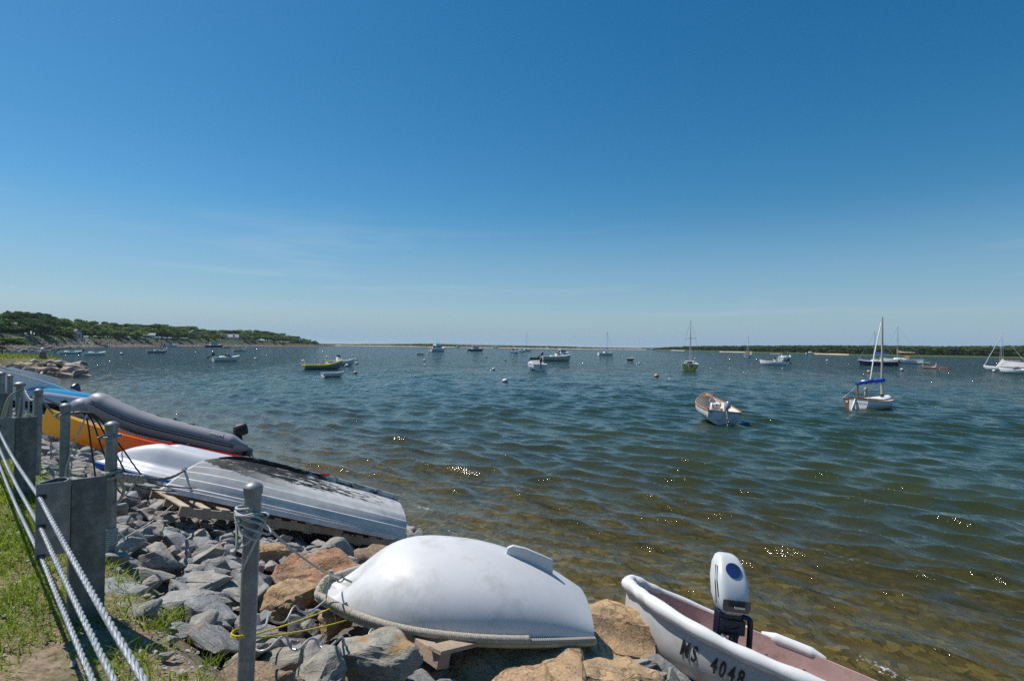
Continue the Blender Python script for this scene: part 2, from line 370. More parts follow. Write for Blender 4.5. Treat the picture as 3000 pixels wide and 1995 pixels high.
# ------------------------------------------------------------------ materials of the shore
def rock_mat(name, stops, rust=.35, rust_c=(.34, .15, .05), bump=1.0, speck=False, strata=True):
    t = NT(name); c = t.coords(); oi = t.new('ObjectInfo')
    cv = t.new('VectorMath', operation='ADD'); t.link(c, cv.inputs[0]); rv = t.new('CombineXYZ')
    for i in range(3): t.link(t.math('MULTIPLY', oi.outputs['Random'], 31. + 17 * i), rv.inputs[i])
    t.link(rv.outputs[0], cv.inputs[1]); v = cv.outputs[0]
    base = t.ramp(oi.outputs['Random'], stops)
    n = t.noise(v, 2.2, 8, .68, .4); mpx = t.new('Mapping'); mpx.inputs['Scale'].default_value = (1, 1.3, 7 if strata else 1.5); t.link(v, mpx.inputs[0])
    st = t.noise(mpx.outputs[0], 2.5, 8, .65, .8)
    k = t.mix(t.rng(n, .3, .7, .0, 1), base, t.mix(.35 if speck else .5, base, (.56, .42, .28) if speck else (.62, .60, .56)), 'MIX')
    k = t.mix(t.rng(st, .32, .60, .42, 0), k, (.06, .065, .072))
    ru = t.noise(v, 1.4, 6, .7, .6)
    rs = t.new('Math', operation='FRACT'); t.link(t.math('MULTIPLY', oi.outputs['Random'], 7.31), rs.inputs[0])
    k = t.mix(t.math('MULTIPLY', t.rng(ru, .52, .68), t.rng(rs.outputs[0], .30, 1, 0, rust * 2)), k, rust_c)
    if speck:
        cr_ = t.new('TexVoronoi', feature='DISTANCE_TO_EDGE'); cr_.inputs['Scale'].default_value = 1.1; wv = t.new('VectorMath', operation='MULTIPLY_ADD'); nz = t.new('TexNoise'); nz.inputs['Scale'].default_value = 1.5; nz.inputs['Detail'].default_value = 6; t.link(v, nz.inputs['Vector']); t.link(nz.outputs['Color'], wv.inputs[0]); wv.inputs[1].default_value = (.9, .9, .9); t.link(v, wv.inputs[2]); t.link(wv.outputs[0], cr_.inputs['Vector'])
        crk = t.rng(cr_.outputs['Distance'], .0, .03, 1, 0); k = t.mix(t.math('MULTIPLY', crk, .6), k, (.05, .035, .025)); k = t.mix(t.rng(t.noise(v, .9, 7, .75, .8), .55, .66, 0, .65), k, (.20, .145, .095))
        sp = t.noise(v, 34, 3, .6); k = t.mix(t.rng(sp, .56, .66, 0, .75), k, (.50, .40, .30)); k = t.mix(t.rng(sp, .42, .34, 0, .8), k, (.05, .04, .035))
    hf = t.noise(v, 13, 7, .7)
    h = t.math('ADD', t.math('MULTIPLY', st, 1.0), t.math('MULTIPLY', hf, .5))
    return t.set(col=k, rough=.82, spec=.35, normal=t.bump(h, bump * .8, .022))
M_grey = rock_mat('grey_stone', [(0, (.145, .158, .175)), (.3, (.22, .225, .235)), (.5, (.165, .175, .19)), (.65, (.28, .26, .225)), (.8, (.24, .205, .15)), (1, (.33, .32, .30))], .5)
M_tan = rock_mat('tan_granite', [(0, (.45, .27, .125)), (.5, (.50, .32, .155)), (1, (.44, .27, .13))], .45, (.30, .13, .05), .9, True, False)
M_red = rock_mat('rusty_granite', [(0, (.34, .145, .06)), (1, (.38, .17, .075))], .3, (.22, .08, .03), 1.0, True, False)
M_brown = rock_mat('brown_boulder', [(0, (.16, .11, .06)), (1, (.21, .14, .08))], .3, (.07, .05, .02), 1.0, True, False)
M_galv = mat('galvanized_steel', (.195, .22, .235), .5, .45, .16, 14, .08, 120, dirt=(.36, .38, .39), dirt_amt=.3, dirt_s=7)
M_galv_d = mat('weathered_steel', (.12, .14, .15), .55, .4, .2, 10, .12, 60, dirt=(.27, .29, .30), dirt_amt=.35, dirt_s=5)
M_cable = mat('white_coated_cable', (.27, .295, .32), .5, .15, .1, 40, .2, 200)
M_rope = mat('weathered_rope', (.40, .36, .30), .85, 0, .25, 60, .5, 260)
M_rope_g = mat('grey_line', (.44, .45, .43), .75, 0, .2, 60, .4, 260)
M_rope_d = mat('dark_braided_rope', (.13, .12, .11), .85, 0, .35, 70, .5, 260)
M_yel = mat('yellow_line', (.62, .50, .03), .6, 0, .3, 120, .4, 300)
M_black = mat('black_rubber', (.018, .018, .02), .5, 0, .2, 20)
M_wood = mat('pallet_wood', (.40, .30, .22), .8, 0, .22, 9, .5, 60, dirt=(.22, .17, .13), dirt_amt=.5, dirt_s=4)
M_wood2 = mat('pale_pallet_wood', (.50, .40, .31), .8, 0, .2, 9, .5, 60, dirt=(.27, .2, .15), dirt_amt=.4, dirt_s=5)
M_white = mat('white_gelcoat', (.86, .86, .86), .32, 0, .03, 3, .02, 40, coat=.25)
M_oldwhite = mat('chalky_white_paint', (.66, .66, .68), .6, 0, .08, 5, .15, 60, dirt=(.36, .35, .33), dirt_amt=.45, dirt_s=3.5)
M_bluetrim = mat('blue_plastic_rim', (.02, .16, .55), .4, 0, .08, 5)
M_steel = mat('stainless', (.6, .6, .6), .25, .95, .05)

# ------------------------------------------------------------------ rocks
def rock_mesh(name, seed, m, sx=1., sy=.72, sz=.5, det=1, rough=.05, npt=15, flat=0.):
    rs = np.random.RandomState(seed)
    bm = bmesh.new()
    for _ in range(npt):
        p = rs.normal(size=3); p /= np.linalg.norm(p); p = np.sign(p) * np.abs(p) ** .7; p *= rs.uniform(.82, 1.05)
        bm.verts.new((p[0] * sx, p[1] * sy, p[2] * sz))
    bmesh.ops.convex_hull(bm, input=bm.verts)
    for v in [v for v in bm.verts if not v.link_faces]: bm.verts.remove(v)
    bmesh.ops.bevel(bm, geom=list(bm.edges) + list(bm.verts), offset=.075 * sx, segments=1, affect='EDGES', clamp_overlap=True)
    bmesh.ops.triangulate(bm, faces=bm.faces)
    for _ in range(det):
        long_e = [e_ for e_ in bm.edges if e_.calc_length() > .13 * sx]
        bmesh.ops.subdivide_edges(bm, edges=long_e, cuts=1, use_grid_fill=True); bmesh.ops.triangulate(bm, faces=bm.faces)
    off = Vector((seed * 3.1, seed * 1.7, 0))
    bm.normal_update()
    for v in bm.verts:
        p = v.co + off
        n_ = noise.fractal(Vector((p.x * 1.6, p.y * 1.6, p.z * 3.2)), .9, 2.1, 4) * rough + noise.noise(p * 6) * rough * .3
        v.co += v.normal * n_ * sx
    me = bpy.data.meshes.new(name); bm.to_mesh(me); bm.free(); me.materials.append(m)
    me.polygons.foreach_set('use_smooth', [True] * len(me.polygons)); me.set_sharp_from_angle(angle=R(30)); return me
RV = [rock_mesh('stone', 100 + i, M_grey, 1, random.uniform(.50, .78), random.uniform(.27, .48), 2, .06, random.choice((11, 13, 15, 18))) for i in range(26)]
RV_SMALL = [rock_mesh('chip', 300 + i, M_grey, 1, .7, .5, 0, .04, 9) for i in range(6)]
SLOPE_N = Vector((.302 * S2, .302 * S2, 1)).normalized()
SLOPE_Q = Vector((0, 0, 1)).rotation_difference(SLOPE_N)

# boats and boulders lie here: (x, y, half length, half width, yaw); stones under them are set lower
FOOT = [(-.40, 4.22, 1.05, .62, -3.06), (-2.80, 7.1, 1.6, .95, -2.55), (-4.55, 8.6, 1.15, .62, .05), (-5.9, 11.0, 2.5, .42, .5), (-8.3, 14.3, 1.7, .9, .25), (2.3, 4.9, 1.5, .65, 2.70)]
def in_foot(x, y, m=0.):
    for fx, fy, hl, hw, a in FOOT:
        u = (x - fx) * math.cos(a) + (y - fy) * math.sin(a); v = -(x - fx) * math.sin(a) + (y - fy) * math.cos(a)
        if abs(u) < hl + m and abs(v) < hw + m: return True
    return False
riprap = thing('riprap_bank', None, None, (0, 0, 0)); tag(riprap, 'sloping bank of loose grey and rust-stained riprap stones', kind='structure')
# boulders picked out of the photograph: (px, py, Y or None for the slope, half length, (y, z ratio), yaw, material, name, label, tilt)
BIG = [
 (925, 1668, .08, .45, (.70, .55), .5, M_red, 'rusty red granite boulder with split face beside the smooth white dinghy bow', 31),
 (845, 1740, .05, .23, (.8, .6), 1.0, M_tan, 'pale tan granite boulder below the rusty red one', 32),
 (790, 1612, .05, .20, (.75, .7), .2, M_tan, 'small sandy boulder under the pallet edge behind the capped pipe', 33),
 (1580, 2010, .04, .60, (.75, .34), -.1, M_tan, 'broad orange granite slab lying under the smooth white dinghy', 34),
 (1745, 1965, .12, .46, (.85, .62), .4, M_tan, 'pitted tan boulder with dark patches near the padded boat bow', 35),
 (1795, 1848, .06, .52, (.8, .62), -.5, M_tan, 'large tan boulder between dinghy transom and padded boat', 36),
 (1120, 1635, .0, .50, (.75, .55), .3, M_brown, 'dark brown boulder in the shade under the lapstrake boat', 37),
 (1105, 1905, .12, .27, (.66, .62), -.1, None, 'big ochre and grey stone in front of the dinghy block', 38),
 (985, 1805, .0, .16, (.8, .7), .6, M_tan, 'orange stone behind the yellow lines at the dinghy rim', 39),
 (925, 1975, .05, .22, (.7, .7), 1.2, None, 'steep striped grey slab at the frame bottom by the capped pipe', 40),
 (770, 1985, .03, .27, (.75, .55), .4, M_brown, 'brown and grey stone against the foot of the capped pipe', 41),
]
M_ochre = rock_mat('ochre_grey_stone', [(0, (.27, .25, .20)), (1, (.30, .27, .21))], .9, (.36, .22, .09), 1.2, False, True)
big_xy = []
for px, py, lift, hl, (ry, rz), yaw, m_, lab, sd in BIG:
    c = at_slope(px, py, lift)
    me = rock_mesh('boulder', sd, m_ or M_ochre, 1, ry, rz, 3, .105, 17)
    o = link('boulder', me); o.location = (c[0], c[1], c[2] - hl * rz * .35); o.scale = (hl,) * 3
    o.rotation_euler = (Matrix.Rotation(yaw, 3, 'Z')).to_euler(); tag(o, lab, 'boulder', 'granite boulders among the riprap')
    big_xy.append((c[0], c[1], hl))
cand = []
rs = np.random.RandomState(5); sp_ = .18
for q_ in np.arange(.82, 5.3, sp_):
    for t_ in np.arange(-34, 2.2, sp_ * 1.15):
        qq = q_ + rs.uniform(-.4, .4) * sp_; tt = t_ + rs.uniform(-.5, .5) * sp_
        if tt < -15 and rs.rand() < .5: continue
        x, y = qt(qq, tt)
        if y < 1.6: continue
        if qq < 1.02 and vnoise(x, y, 2.0, 4) > .5 and tt > -5: continue
        hl = float(np.clip(rs.lognormal(math.log(.160), .34), .08, .30)) * (1.12 if tt < -6 else 1)
        if any((x - bx) ** 2 + (y - by) ** 2 < (bh * .95) ** 2 for bx, by, bh in big_xy): continue
        cand.append((qq, tt, x, y, hl))
def visible(x, y, z):
    d = np.array([x, y, z]) - EYE; w = d @ AX_F
    if w < .3: return False
    u = CX + F_PX * (d @ AX_R) / w; v = CY - F_PX * (d @ AX_U) / w
    return -60 < u < 3060 and -60 < v < 2080 and not (u < 300 and v > 1520)
scored = []
for c in cand:
    qq, tt, x, y, hl = c; hid = in_foot(x, y, -.12)
    vis = visible(x, y, float(slope_z(qq)))
    scored.append(((hl / y if vis else 0) * (.25 if hid else 1), c))
scored.sort(key=lambda s: -s[0])
rest_v, rest_f, off = [], [], 0
for i, (sc_, (qq, tt, x, y, hl)) in enumerate(scored):
    if sc_ == 0 and abs(tt) > 6: continue
    low = in_foot(x, y, .06)
    z = float(slope_z(qq)) - hl * .22 - (.10 if low else 0) + rs.uniform(-.03, .035)
    if low: hl = min(hl, .15)
    e_ = Matrix.Rotation(rs.uniform(0, 6.28), 3, 'Z') @ Matrix.Rotation(rs.normal(0, .34), 3, 'X') @ Matrix.Rotation(rs.normal(0, .34), 3, 'Y')
    rot = SLOPE_Q.to_matrix() @ e_
    me = RV[rs.randint(len(RV))]
    if i < 298:
        o = link('stone', me, riprap); o.location = (x, y, z); o.rotation_euler = rot.to_euler(); o.scale = (hl, hl * rs.uniform(.8, 1.15), hl * rs.uniform(.8, 1.2))
    else:
        me = RV_SMALL[rs.randint(6)] if y > 7 or sc_ == 0 else RV[rs.randint(len(RV))]
        V = np.array([v.co for v in me.vertices]) * hl @ np.array(rot).T + np.array([x, y, z]); rest_v.append(V)
        rest_f.append(np.array([p.vertices[:] for p in me.polygons]) + off); off += len(V)
# chips and cobbles that fill the gaps
for _ in range(2600):
    qq = rs.uniform(.75, 5.6); tt = rs.uniform(-16, 1.5); x, y = qt(qq, tt)
    if y < 1.5: continue
    hl = rs.uniform(.018, .055); me = RV_SMALL[rs.randint(6)]; rot = np.array((Matrix.Rotation(rs.uniform(0, 6.28), 3, 'Z') @ Matrix.Rotation(rs.normal(0, .6), 3, 'X')))
    V = np.array([v.co for v in me.vertices]) * hl @ rot.T + np.array([x, y, float(bank_z(np.array(qq), 0)) + hl * .3]); rest_v.append(V)
    rest_f.append(np.array([p.vertices[:] for p in me.polygons]) + off); off += len(V)
M_rest = rock_mat('small_grey_stone', [(0, (.19, .19, .195)), (1, (.30, .28, .25))], .4)
so = link('small_stones', np_mesh('small_stones', np.concatenate(rest_v), None, np.concatenate(rest_f), M_rest, False), riprap); so['kind'] = 'stuff'

# pebbles and shell bits scattered in the worn soil
pv, pf, off = [], [], 0
for _ in range(3800):
    qq = rs.uniform(-1.1, 1.1); tt = rs.uniform(-6, .2); x, y = qt(qq, tt); hl = float(np.clip(rs.lognormal(math.log(.0085), .55), .003, .035)); me = RV_SMALL[rs.randint(6)]
    V = np.array([v.co for v in me.vertices]) * hl + np.array([x, y, float(bank_z(np.array(qq), 0)) + .012]); pv.append(V); pf.append(np.array([p.vertices[:] for p in me.polygons]) + off); off += len(V)
o = link('pebbles', np_mesh('pebbles', np.concatenate(pv), None, np.concatenate(pf), mat('pebble_grit', (.34, .31, .28), .8, 0, .5, 300), False)); tag(o, 'pale pebbles and grit in the worn soil', kind='stuff')

# ------------------------------------------------------------------ grass on the bank
def grass_mat(name, a, b):
    t = NT(name); g = t.new('NewGeometry'); n = t.noise(g.outputs['Position'], 3.5, 3); n2 = t.noise(g.outputs['Position'], 60, 1)
    k = t.mix(t.rng(n2, .35, .65), a, b); n3 = t.noise(g.outputs['Position'], 140, 1); k = t.mix(t.rng(n3, .58, .66, 0, .8), k, (.34, .27, .12)); k = t.mix(t.rng(n, .58, .75, 0, .55), k, (.26, .22, .07))
    m_ = t.set(col=k, rough=.55, spec=.3); df = t.new('BsdfTranslucent'); t.link(k, df.inputs['Color'])
    mx = t.new('MixShader'); mx.inputs[0].default_value = .45; t.link(t.bsdf.outputs[0], mx.inputs[1]); t.link(df.outputs[0], mx.inputs[2]); t.link(mx.outputs[0], t.out.inputs[0]); return m_
M_grass = grass_mat('grass_blade', (.17, .26, .012), (.31, .40, .03))
def blades(xyz, hts, wid, lean, seed):
    r_ = np.random.RandomState(seed); n = len(xyz); a = r_.uniform(0, 2*np.pi, n); d = np.stack([np.cos(a), np.sin(a), a * 0], -1); b_ = r_.uniform(0, 2*np.pi, n)
    l = np.stack([np.cos(b_), np.sin(b_), b_ * 0], -1) * (hts * lean * r_.uniform(.2, 1.6, n))[:, None]; up = np.array([0, 0, 1.])
    w = (wid * r_.uniform(.6, 1.3, n))[:, None]
    p0 = xyz - d * w; p1 = xyz + d * w; m_ = xyz + l * .35 + up * (hts * .6)[:, None]; p2 = m_ - d * w * .75; p3 = m_ + d * w * .75; p4 = xyz + l + up * hts[:, None] * .95
    V = np.stack([p0, p1, p3, p2, p4], 1).reshape(-1, 3); o = np.arange(n)[:, None] * 5
    return V, o + np.array([[0, 1, 2, 3]]), o + np.array([[3, 2, 4]])
r_ = np.random.RandomState(3); N = 150000
gq = r_.uniform(-2.6, .95, N); gt = r_.uniform(-14, .6, N); gx = S2 * (gq + gt); gy = S2 * (gq - gt)
dens = (vnoise(gx, gy, 1.5, 1) * .55 + vnoise(gx, gy, 4.5, 2) * .45); lush = np.clip((-gt - 2.2) / 2.0, 0, 1)
dens = dens + .24 * lush + .03 + .10 * (vnoise(gx, gy, 9, 6) - .5) - np.clip((gq - .45) * .7, 0, .5) * (1 - .3 * lush)
keep = (dens + r_.normal(0, .05, N) > .5) & (gy > .9)
keep &= (r_.rand(N) < np.clip(2.4 / np.maximum(gy, .8), .2, 1))
gx, gy, gq, gt, lush, dn = gx[keep], gy[keep], gq[keep], gt[keep], lush[keep], dens[keep]
hts = (.018 + .035 * np.clip((dn - .5) * 5, 0, 1) + .035 * lush) * r_.uniform(.5, 1.5, len(gx))
V, fq_, ft_ = blades(np.stack([gx, gy, bank_z(gq, gt) - .005], -1), hts, .0028 * np.clip(gy / 2.2, .8, 2.5), 1.3, 9)
o = link('grass', np_mesh('grass', V, fq_, ft_, M_grass)); tag(o, 'patchy sunlit grass along the worn bank', kind='stuff')
# broad-leaved weeds where the grass is lush
M_weed = grass_mat('weed_leaf', (.06, .13, .012), (.13, .22, .02))
WV, WF, off = [], [], 0
for _ in range(800):
    qq = r_.uniform(-.4, .5); tt = r_.uniform(-9.5, -3.3); x, y = qt(qq, tt)
    if vnoise(x, y, 1.3, 8) < .42: continue
    b0 = np.array([x, y, float(bank_z(np.array(qq), 0)) + r_.uniform(.01, .07)]); a = r_.uniform(0, 6.28); L_ = r_.uniform(.02, .055); tl = r_.uniform(.1, .9)
    d = np.array([math.cos(a), math.sin(a), tl * .6]); s_ = np.array([-math.sin(a), math.cos(a), 0]) * L_ * .32; up = np.array([0, 0, L_ * .12])
    WV += [b0, b0 + d * L_ * .5 + s_ + up, b0 + d * L_, b0 + d * L_ * .5 - s_ + up]; WF.append([off, off + 1, off + 2, off + 3]); off += 4
o = link('weeds', np_mesh('weeds', WV, WF, None, M_weed)); tag(o, 'low leafy weeds mixed into the grass', kind='stuff')
TUFTS = [(440, 1835, .075, 90, 'spiky grass tuft against the low brown stone beside the steel post'), (508, 1800, .10, 70, 'tall grass tuft springing between two long stones'),
         (592, 1862, .05, 150, 'feathery green weed clump beside the pale flat stone'), (630, 1930, .075, 45, 'thin grass tuft at the left foot of the capped pipe'),
         (372, 1880, .06, 90, 'low spreading grass tuft under the topmost cable'), (480, 1905, .075, 45, 'sparse grass tuft in front of the pale flat stone')]
for px, py, h_, n_, lab in TUFTS:
    c = at_slope(px, py, .0); rr = np.random.RandomState(int(px)); off_ = rr.normal(0, .035, (n_, 3)); off_[:, 2] = 0
    V, fq_, ft_ = blades(off_, h_ * rr.uniform(.4, 1.0, n_), .0030, 1.0, int(px)); V[:, 2] -= .02
    o = link('grass_tuft', np_mesh('grass_tuft', V, fq_, ft_, M_grass)); o.location = (c[0], c[1], c[2] - .01); tag(o, lab, 'grass tuft', 'grass tufts by the stones')

# ------------------------------------------------------------------ guard rail: steel posts, spacer blocks, three cables
def twist(path_fn, n, r, turns, sides=6, strands=3, rs_=None):
    """laid rope or cable: strands wound about a path (path_fn maps 0..1 to a point)"""
    mb = MB(); P = [Vector(path_fn(i / (n - 1))) for i in range(n)]; nrm = None
    frames = []
    for i in range(n):
        T = (P[min(i + 1, n - 1)] - P[max(i - 1, 0)]).normalized()
        nrm = (T.orthogonal() if nrm is None else (nrm - T * nrm.dot(T))).normalized(); frames.append((nrm.copy(), T.cross(nrm)))
    for s_ in range(strands):
        pts = []
        for i in range(n):
            a = 2*math.pi*(turns * i / (n - 1) + s_ / strands); pts.append(P[i] + (frames[i][0] * math.cos(a) + frames[i][1] * math.sin(a)) * r * .52)
        mb.tube(pts, r * .56, sides)
    return mb
rail = thing('cable_guardrail', 'low guardrail of grey steel posts and three thick white cables along the grass', 'guardrail')
POST_T = [-.49, -3.82, -7.15, -10.48, -13.8]
POST_TOP = 2.28
def rail_post():
    c = MB()        # channel post: web across the fence, flanges running back
    c.box((.078, .0, -.25), (.155, .008, 2.1)); c.box((.153, .045, -.25), (.007, .09, 2.1)); c.box((.003, .045, -.25), (.007, .09, 2.1))
    c.box((.153, .0, .803), (.012, .01, .006))
    return c.mesh('post', M_galv_d)
def rail_spacer():
    out = []                                            # plan of the bent sheet: flat front, rolled loop behind
    for a in np.linspace(0, 1, 7): out.append((-.148 + a * .143, -.018))
    for a in np.linspace(-70, 100, 9): out.append((-.045 + .040 * math.cos(R(a)), .050 + .062 * math.sin(R(a))))
    for a in np.linspace(0, 1, 5): out.append((-.055 - a * .085, .110 - a * .085))
    out.append((-.135, -.004))
    mb = MB(); th = .006; outer = out; inner = []
    for i, p in enumerate(out):
        a = Vector(out[max(i - 1, 0)]); b = Vector(out[min(i + 1, len(out) - 1)]); d = (b - a).normalized(); inner.append((p[0] - d.y * th, p[1] + d.x * th))
    rings = []
    for z in (.42, .80): rings.append([(x, y, z) for x, y in outer] + [(x, y, z) for x, y in reversed(inner)])
    n = len(rings[0]); mb.loft(rings, True)
    h = len(outer)
    for k, z in ((0, .42), (1, .80)):
        f = [(k * n + i, k * n + i + 1, k * n + n - 2 - i, k * n + n - 1 - i) for i in range(h - 1)]; mb.f += f; mb.m += [0] * len(f)
    return mb.mesh('spacer_block', M_galv)
SLOT = MB().box((0, 0, 0), (.034, .003, .022)).mesh('cable_slot', M_black)
HOLE = MB().lathe([(.0, 0), (.009, 0), (.009, .002), (.0, .002)], 10, (0, 0, 0), Matrix.Rotation(R(90), 3, 'X')).mesh('bolt_hole', M_black)
pm, sm = rail_post(), rail_spacer()
for i, t_ in enumerate(POST_T):
    x, y = qt(.50, t_); ang = R(45)                     # local +x points seaward (along q), local +y along the fence away from us
    o = link('post', pm, rail); o.location = (x, y, 1.45 + .0); o.rotation_euler = (0, 0, ang)
    o2 = link('spacer_block', sm, rail); o2.location = o.location; o2.rotation_euler = o.rotation_euler
    for z in (.735, .58, .425): link('cable_slot', SLOT, o2).location = (-.122, -.0185, z)
    for z in (.675, .52): link('bolt_hole', HOLE, o2).location = (-.110, -.019, z)
CH = [(.735, .378), (.58, .384), (.425, .390)]
for h_, q_ in CH:
    def path(u, h_=h_, q_=q_):
        t_ = .3 + u * (-17.5); k = 0
        base = 1.45 + h_; ph_ = ((t_ - POST_T[0]) / 3.33) % 1.0
        x, y = qt(q_ - .012, t_); return (x, y, base - .03 * math.sin(math.pi * ph_))
    twist(path, 1500, .0100, 135, 6).build('cable', M_cable, rail, 60)

# ------------------------------------------------------------------ capped pipe posts
PIPES = [ # top px, top py, Y, pipe radius
 (725, 1425, 2.68, .0375, 'capped steel pipe wrapped with grey mooring line in front of the white dinghy'),
 (330, 1243, 4.20, .0385, 'capped steel pipe with U-bolt tied to the lapstrake boat by knotted rope'),
 (193, 1188, 5.20, .0385, 'capped steel pipe with hanging black lines before the yellow kayak bow'),
 (112, 1144, 6.50, .0385, 'squat capped pipe with chain at the yellow kayak nose'),
 (61, 1124, 7.10, .0385, 'rusty mushroom-capped pipe with grey cables looped over it'),
 (30, 1101, 9.60, .0385, 'slim pipe post beside the white skiff bow'),
 (6, 1093, 9.00, .046, 'stout pipe post at the frame edge by the white skiff'),
]
pipe_top = []
for i, (px, py, Y, pr, lab) in enumerate(PIPES):
    c = at_y(px, py, Y); pipe_top.append(c); gz = float(slope_z(qof(c[0], c[1]))); h_ = c[2] - (gz - .35)
    root = thing('pipe_post', lab, 'pipe post', (c[0], c[1], gz - .35), (0, R(1.2) if i == 0 else R(random.uniform(-.6, .6)), 0), 'capped pipe posts along the top of the stones')
    mb = MB(); mb.lathe([(pr, 0), (pr, h_)], 24); mb.build('pipe', M_galv, root)
    mb = MB(); cr = pr * (1.5 if i == 4 else 1.14)
    mb.lathe([(cr * .96, h_ - .035), (cr, h_ - .03), (cr, h_ - .004), (cr * 1.04, h_), (cr * .98, h_ + .004), (cr * .8, h_ + .013), (cr * .45, h_ + .021), (.0005, h_ + .024)], 24)
    mb.build('cap', M_galv, root)
    if i in (0, 1, 2, 3):
        zc = h_ - {0: .14, 1: .085, 2: .075, 3: .06}[i]; ca, sa = math.cos(R(200)), math.sin(R(200))
        mb = MB()
        for s_ in (-1, 1):
            mb.tube([(-pr * 1.9, s_ * pr * 1.12, zc + s_ * .006), (-pr * 1.0, s_ * pr * 1.12, zc + s_ * .006)], .0055, 8)
            mb.tube([(pr * 1.1, s_ * pr * 1.12, zc + s_ * .006), (-pr * 1.0, s_ * pr * 1.12, zc + s_ * .006)], .0055, 8)
            mb.box((-pr * 1.35, s_ * pr * 1.12, zc + s_ * .006), (.012, .018, .018))
        mb.tube([(pr * 1.1 + .03 * math.sin(a), pr * 1.12 * math.cos(a), zc) for a in np.linspace(0, math.pi, 10)], .0055, 8)
        mb.box((-pr * 1.08, 0, zc), (.006, pr * 2.6, .022)); mb.box((pr * 1.06, 0, zc), (.006, pr * 2.6, .022))
        o = mb.build('u_bolt_clamp', M_galv, root, rot=(0, 0, R({0: 35, 1: 0, 2: 15, 3: 5}[i])))
def sag(a, b, s, n=24):
    a, b = Vector(a), Vector(b); return [a.lerp(b, i / (n - 1)) - Vector((0, 0, s * 4 * (i / (n - 1)) * (1 - i / (n - 1)))) for i in range(n)]
def smooth_path(pts, n=10):
    P = [Vector(p) for p in pts]; out = []
    for i in range(len(P) - 1):
        p0, p1, p2, p3 = P[max(i - 1, 0)], P[i], P[i + 1], P[min(i + 2, len(P) - 1)]
        for k in range(n):
            t_ = k / n; out.append(.5 * ((2 * p1) + (p2 - p0) * t_ + (2*p0 - 5*p1 + 4*p2 - p3) * t_**2 + (3*p1 - p0 - 3*p2 + p3) * t_**3))
    return out + [P[-1]]
def coil(c, r, z0, z1, turns, n=16, wob=.004, seed=0):
    rr = np.random.RandomState(seed); m = int(turns * n)
    return [(c[0] + (r + rr.uniform(0, wob)) * math.cos(2*math.pi*i/n), c[1] + (r + rr.uniform(0, wob)) * math.sin(2*math.pi*i/n), z0 + (z1 - z0) * i / m) for i in range(m + 1)]
# ------------------------------------------------------------------ hull shapes
def hull_fn(L, B, D, um=.45, wt=.75, wb=.03, pb=2.2, zs=0., zb=.15, n=2.2, rock=.10, rake=.08, keels=0.0, dead=.12, tr=0.0):
    """point on a hull: u 0 stern..1 bow, v 0 keel..1 sheer; z = 0 at the sheer amidships, the keel at -D"""
    def f(u, v):
        u = np.asarray(u, float); v = np.asarray(v, float)
        a = np.clip(u / um, 0, 1); b1 = wt + (1 - wt) * np.sin(a * np.pi / 2)
        c = np.clip((u - um) / (1 - um), 0, 1); b2 = wb + (1 - wb) * (1 - c ** pb)
        b = np.where(u < um, b1, b2) * B / 2
        s = np.where(u < um, zs * (1 - a) ** 2, zb * c ** 2)
        k = -D + rock * np.clip((u - .5) / .5, 0, 1) ** 3 + keels * np.clip((.5 - u) / .5, 0, 1) ** 2
        th = v * np.pi / 2; yy = np.sin(th) ** (2 / n); zz = 1 - np.cos(th) ** (2 / n); zz = (1 - dead) * zz + dead * yy
        y = b * yy; z = k + (s - k) * zz
        x = u * L - rake * (1 - v) * np.clip((u - .6) / .4, 0, 1) ** 2 + tr * (1 - v) * np.clip((.3 - u) / .3, 0, 1)
        return np.stack([x, y, z], -1)
    return f
def hull_ring(f, u, vs, inset=0., floor=None, off=None):
    """section points from the sheer on one side round the keel to the other"""
    p = f(np.full(len(vs), u), vs)
    if off is not None: p = p + off
    if inset:
        p[:, 1] = np.maximum(p[:, 1] - inset * (1.0 if p[:, 1].max() > inset * 2 else .5), 0.0); p[:, 2] = p[:, 2] + inset * (1 - vs)
    if floor is not None: p[:, 2] = np.maximum(p[:, 2], np.minimum(floor, p[-1, 2] - .02))
    left = p[::-1]; right = p[1:].copy(); right[:, 1] *= -1
    return np.concatenate([left, right])
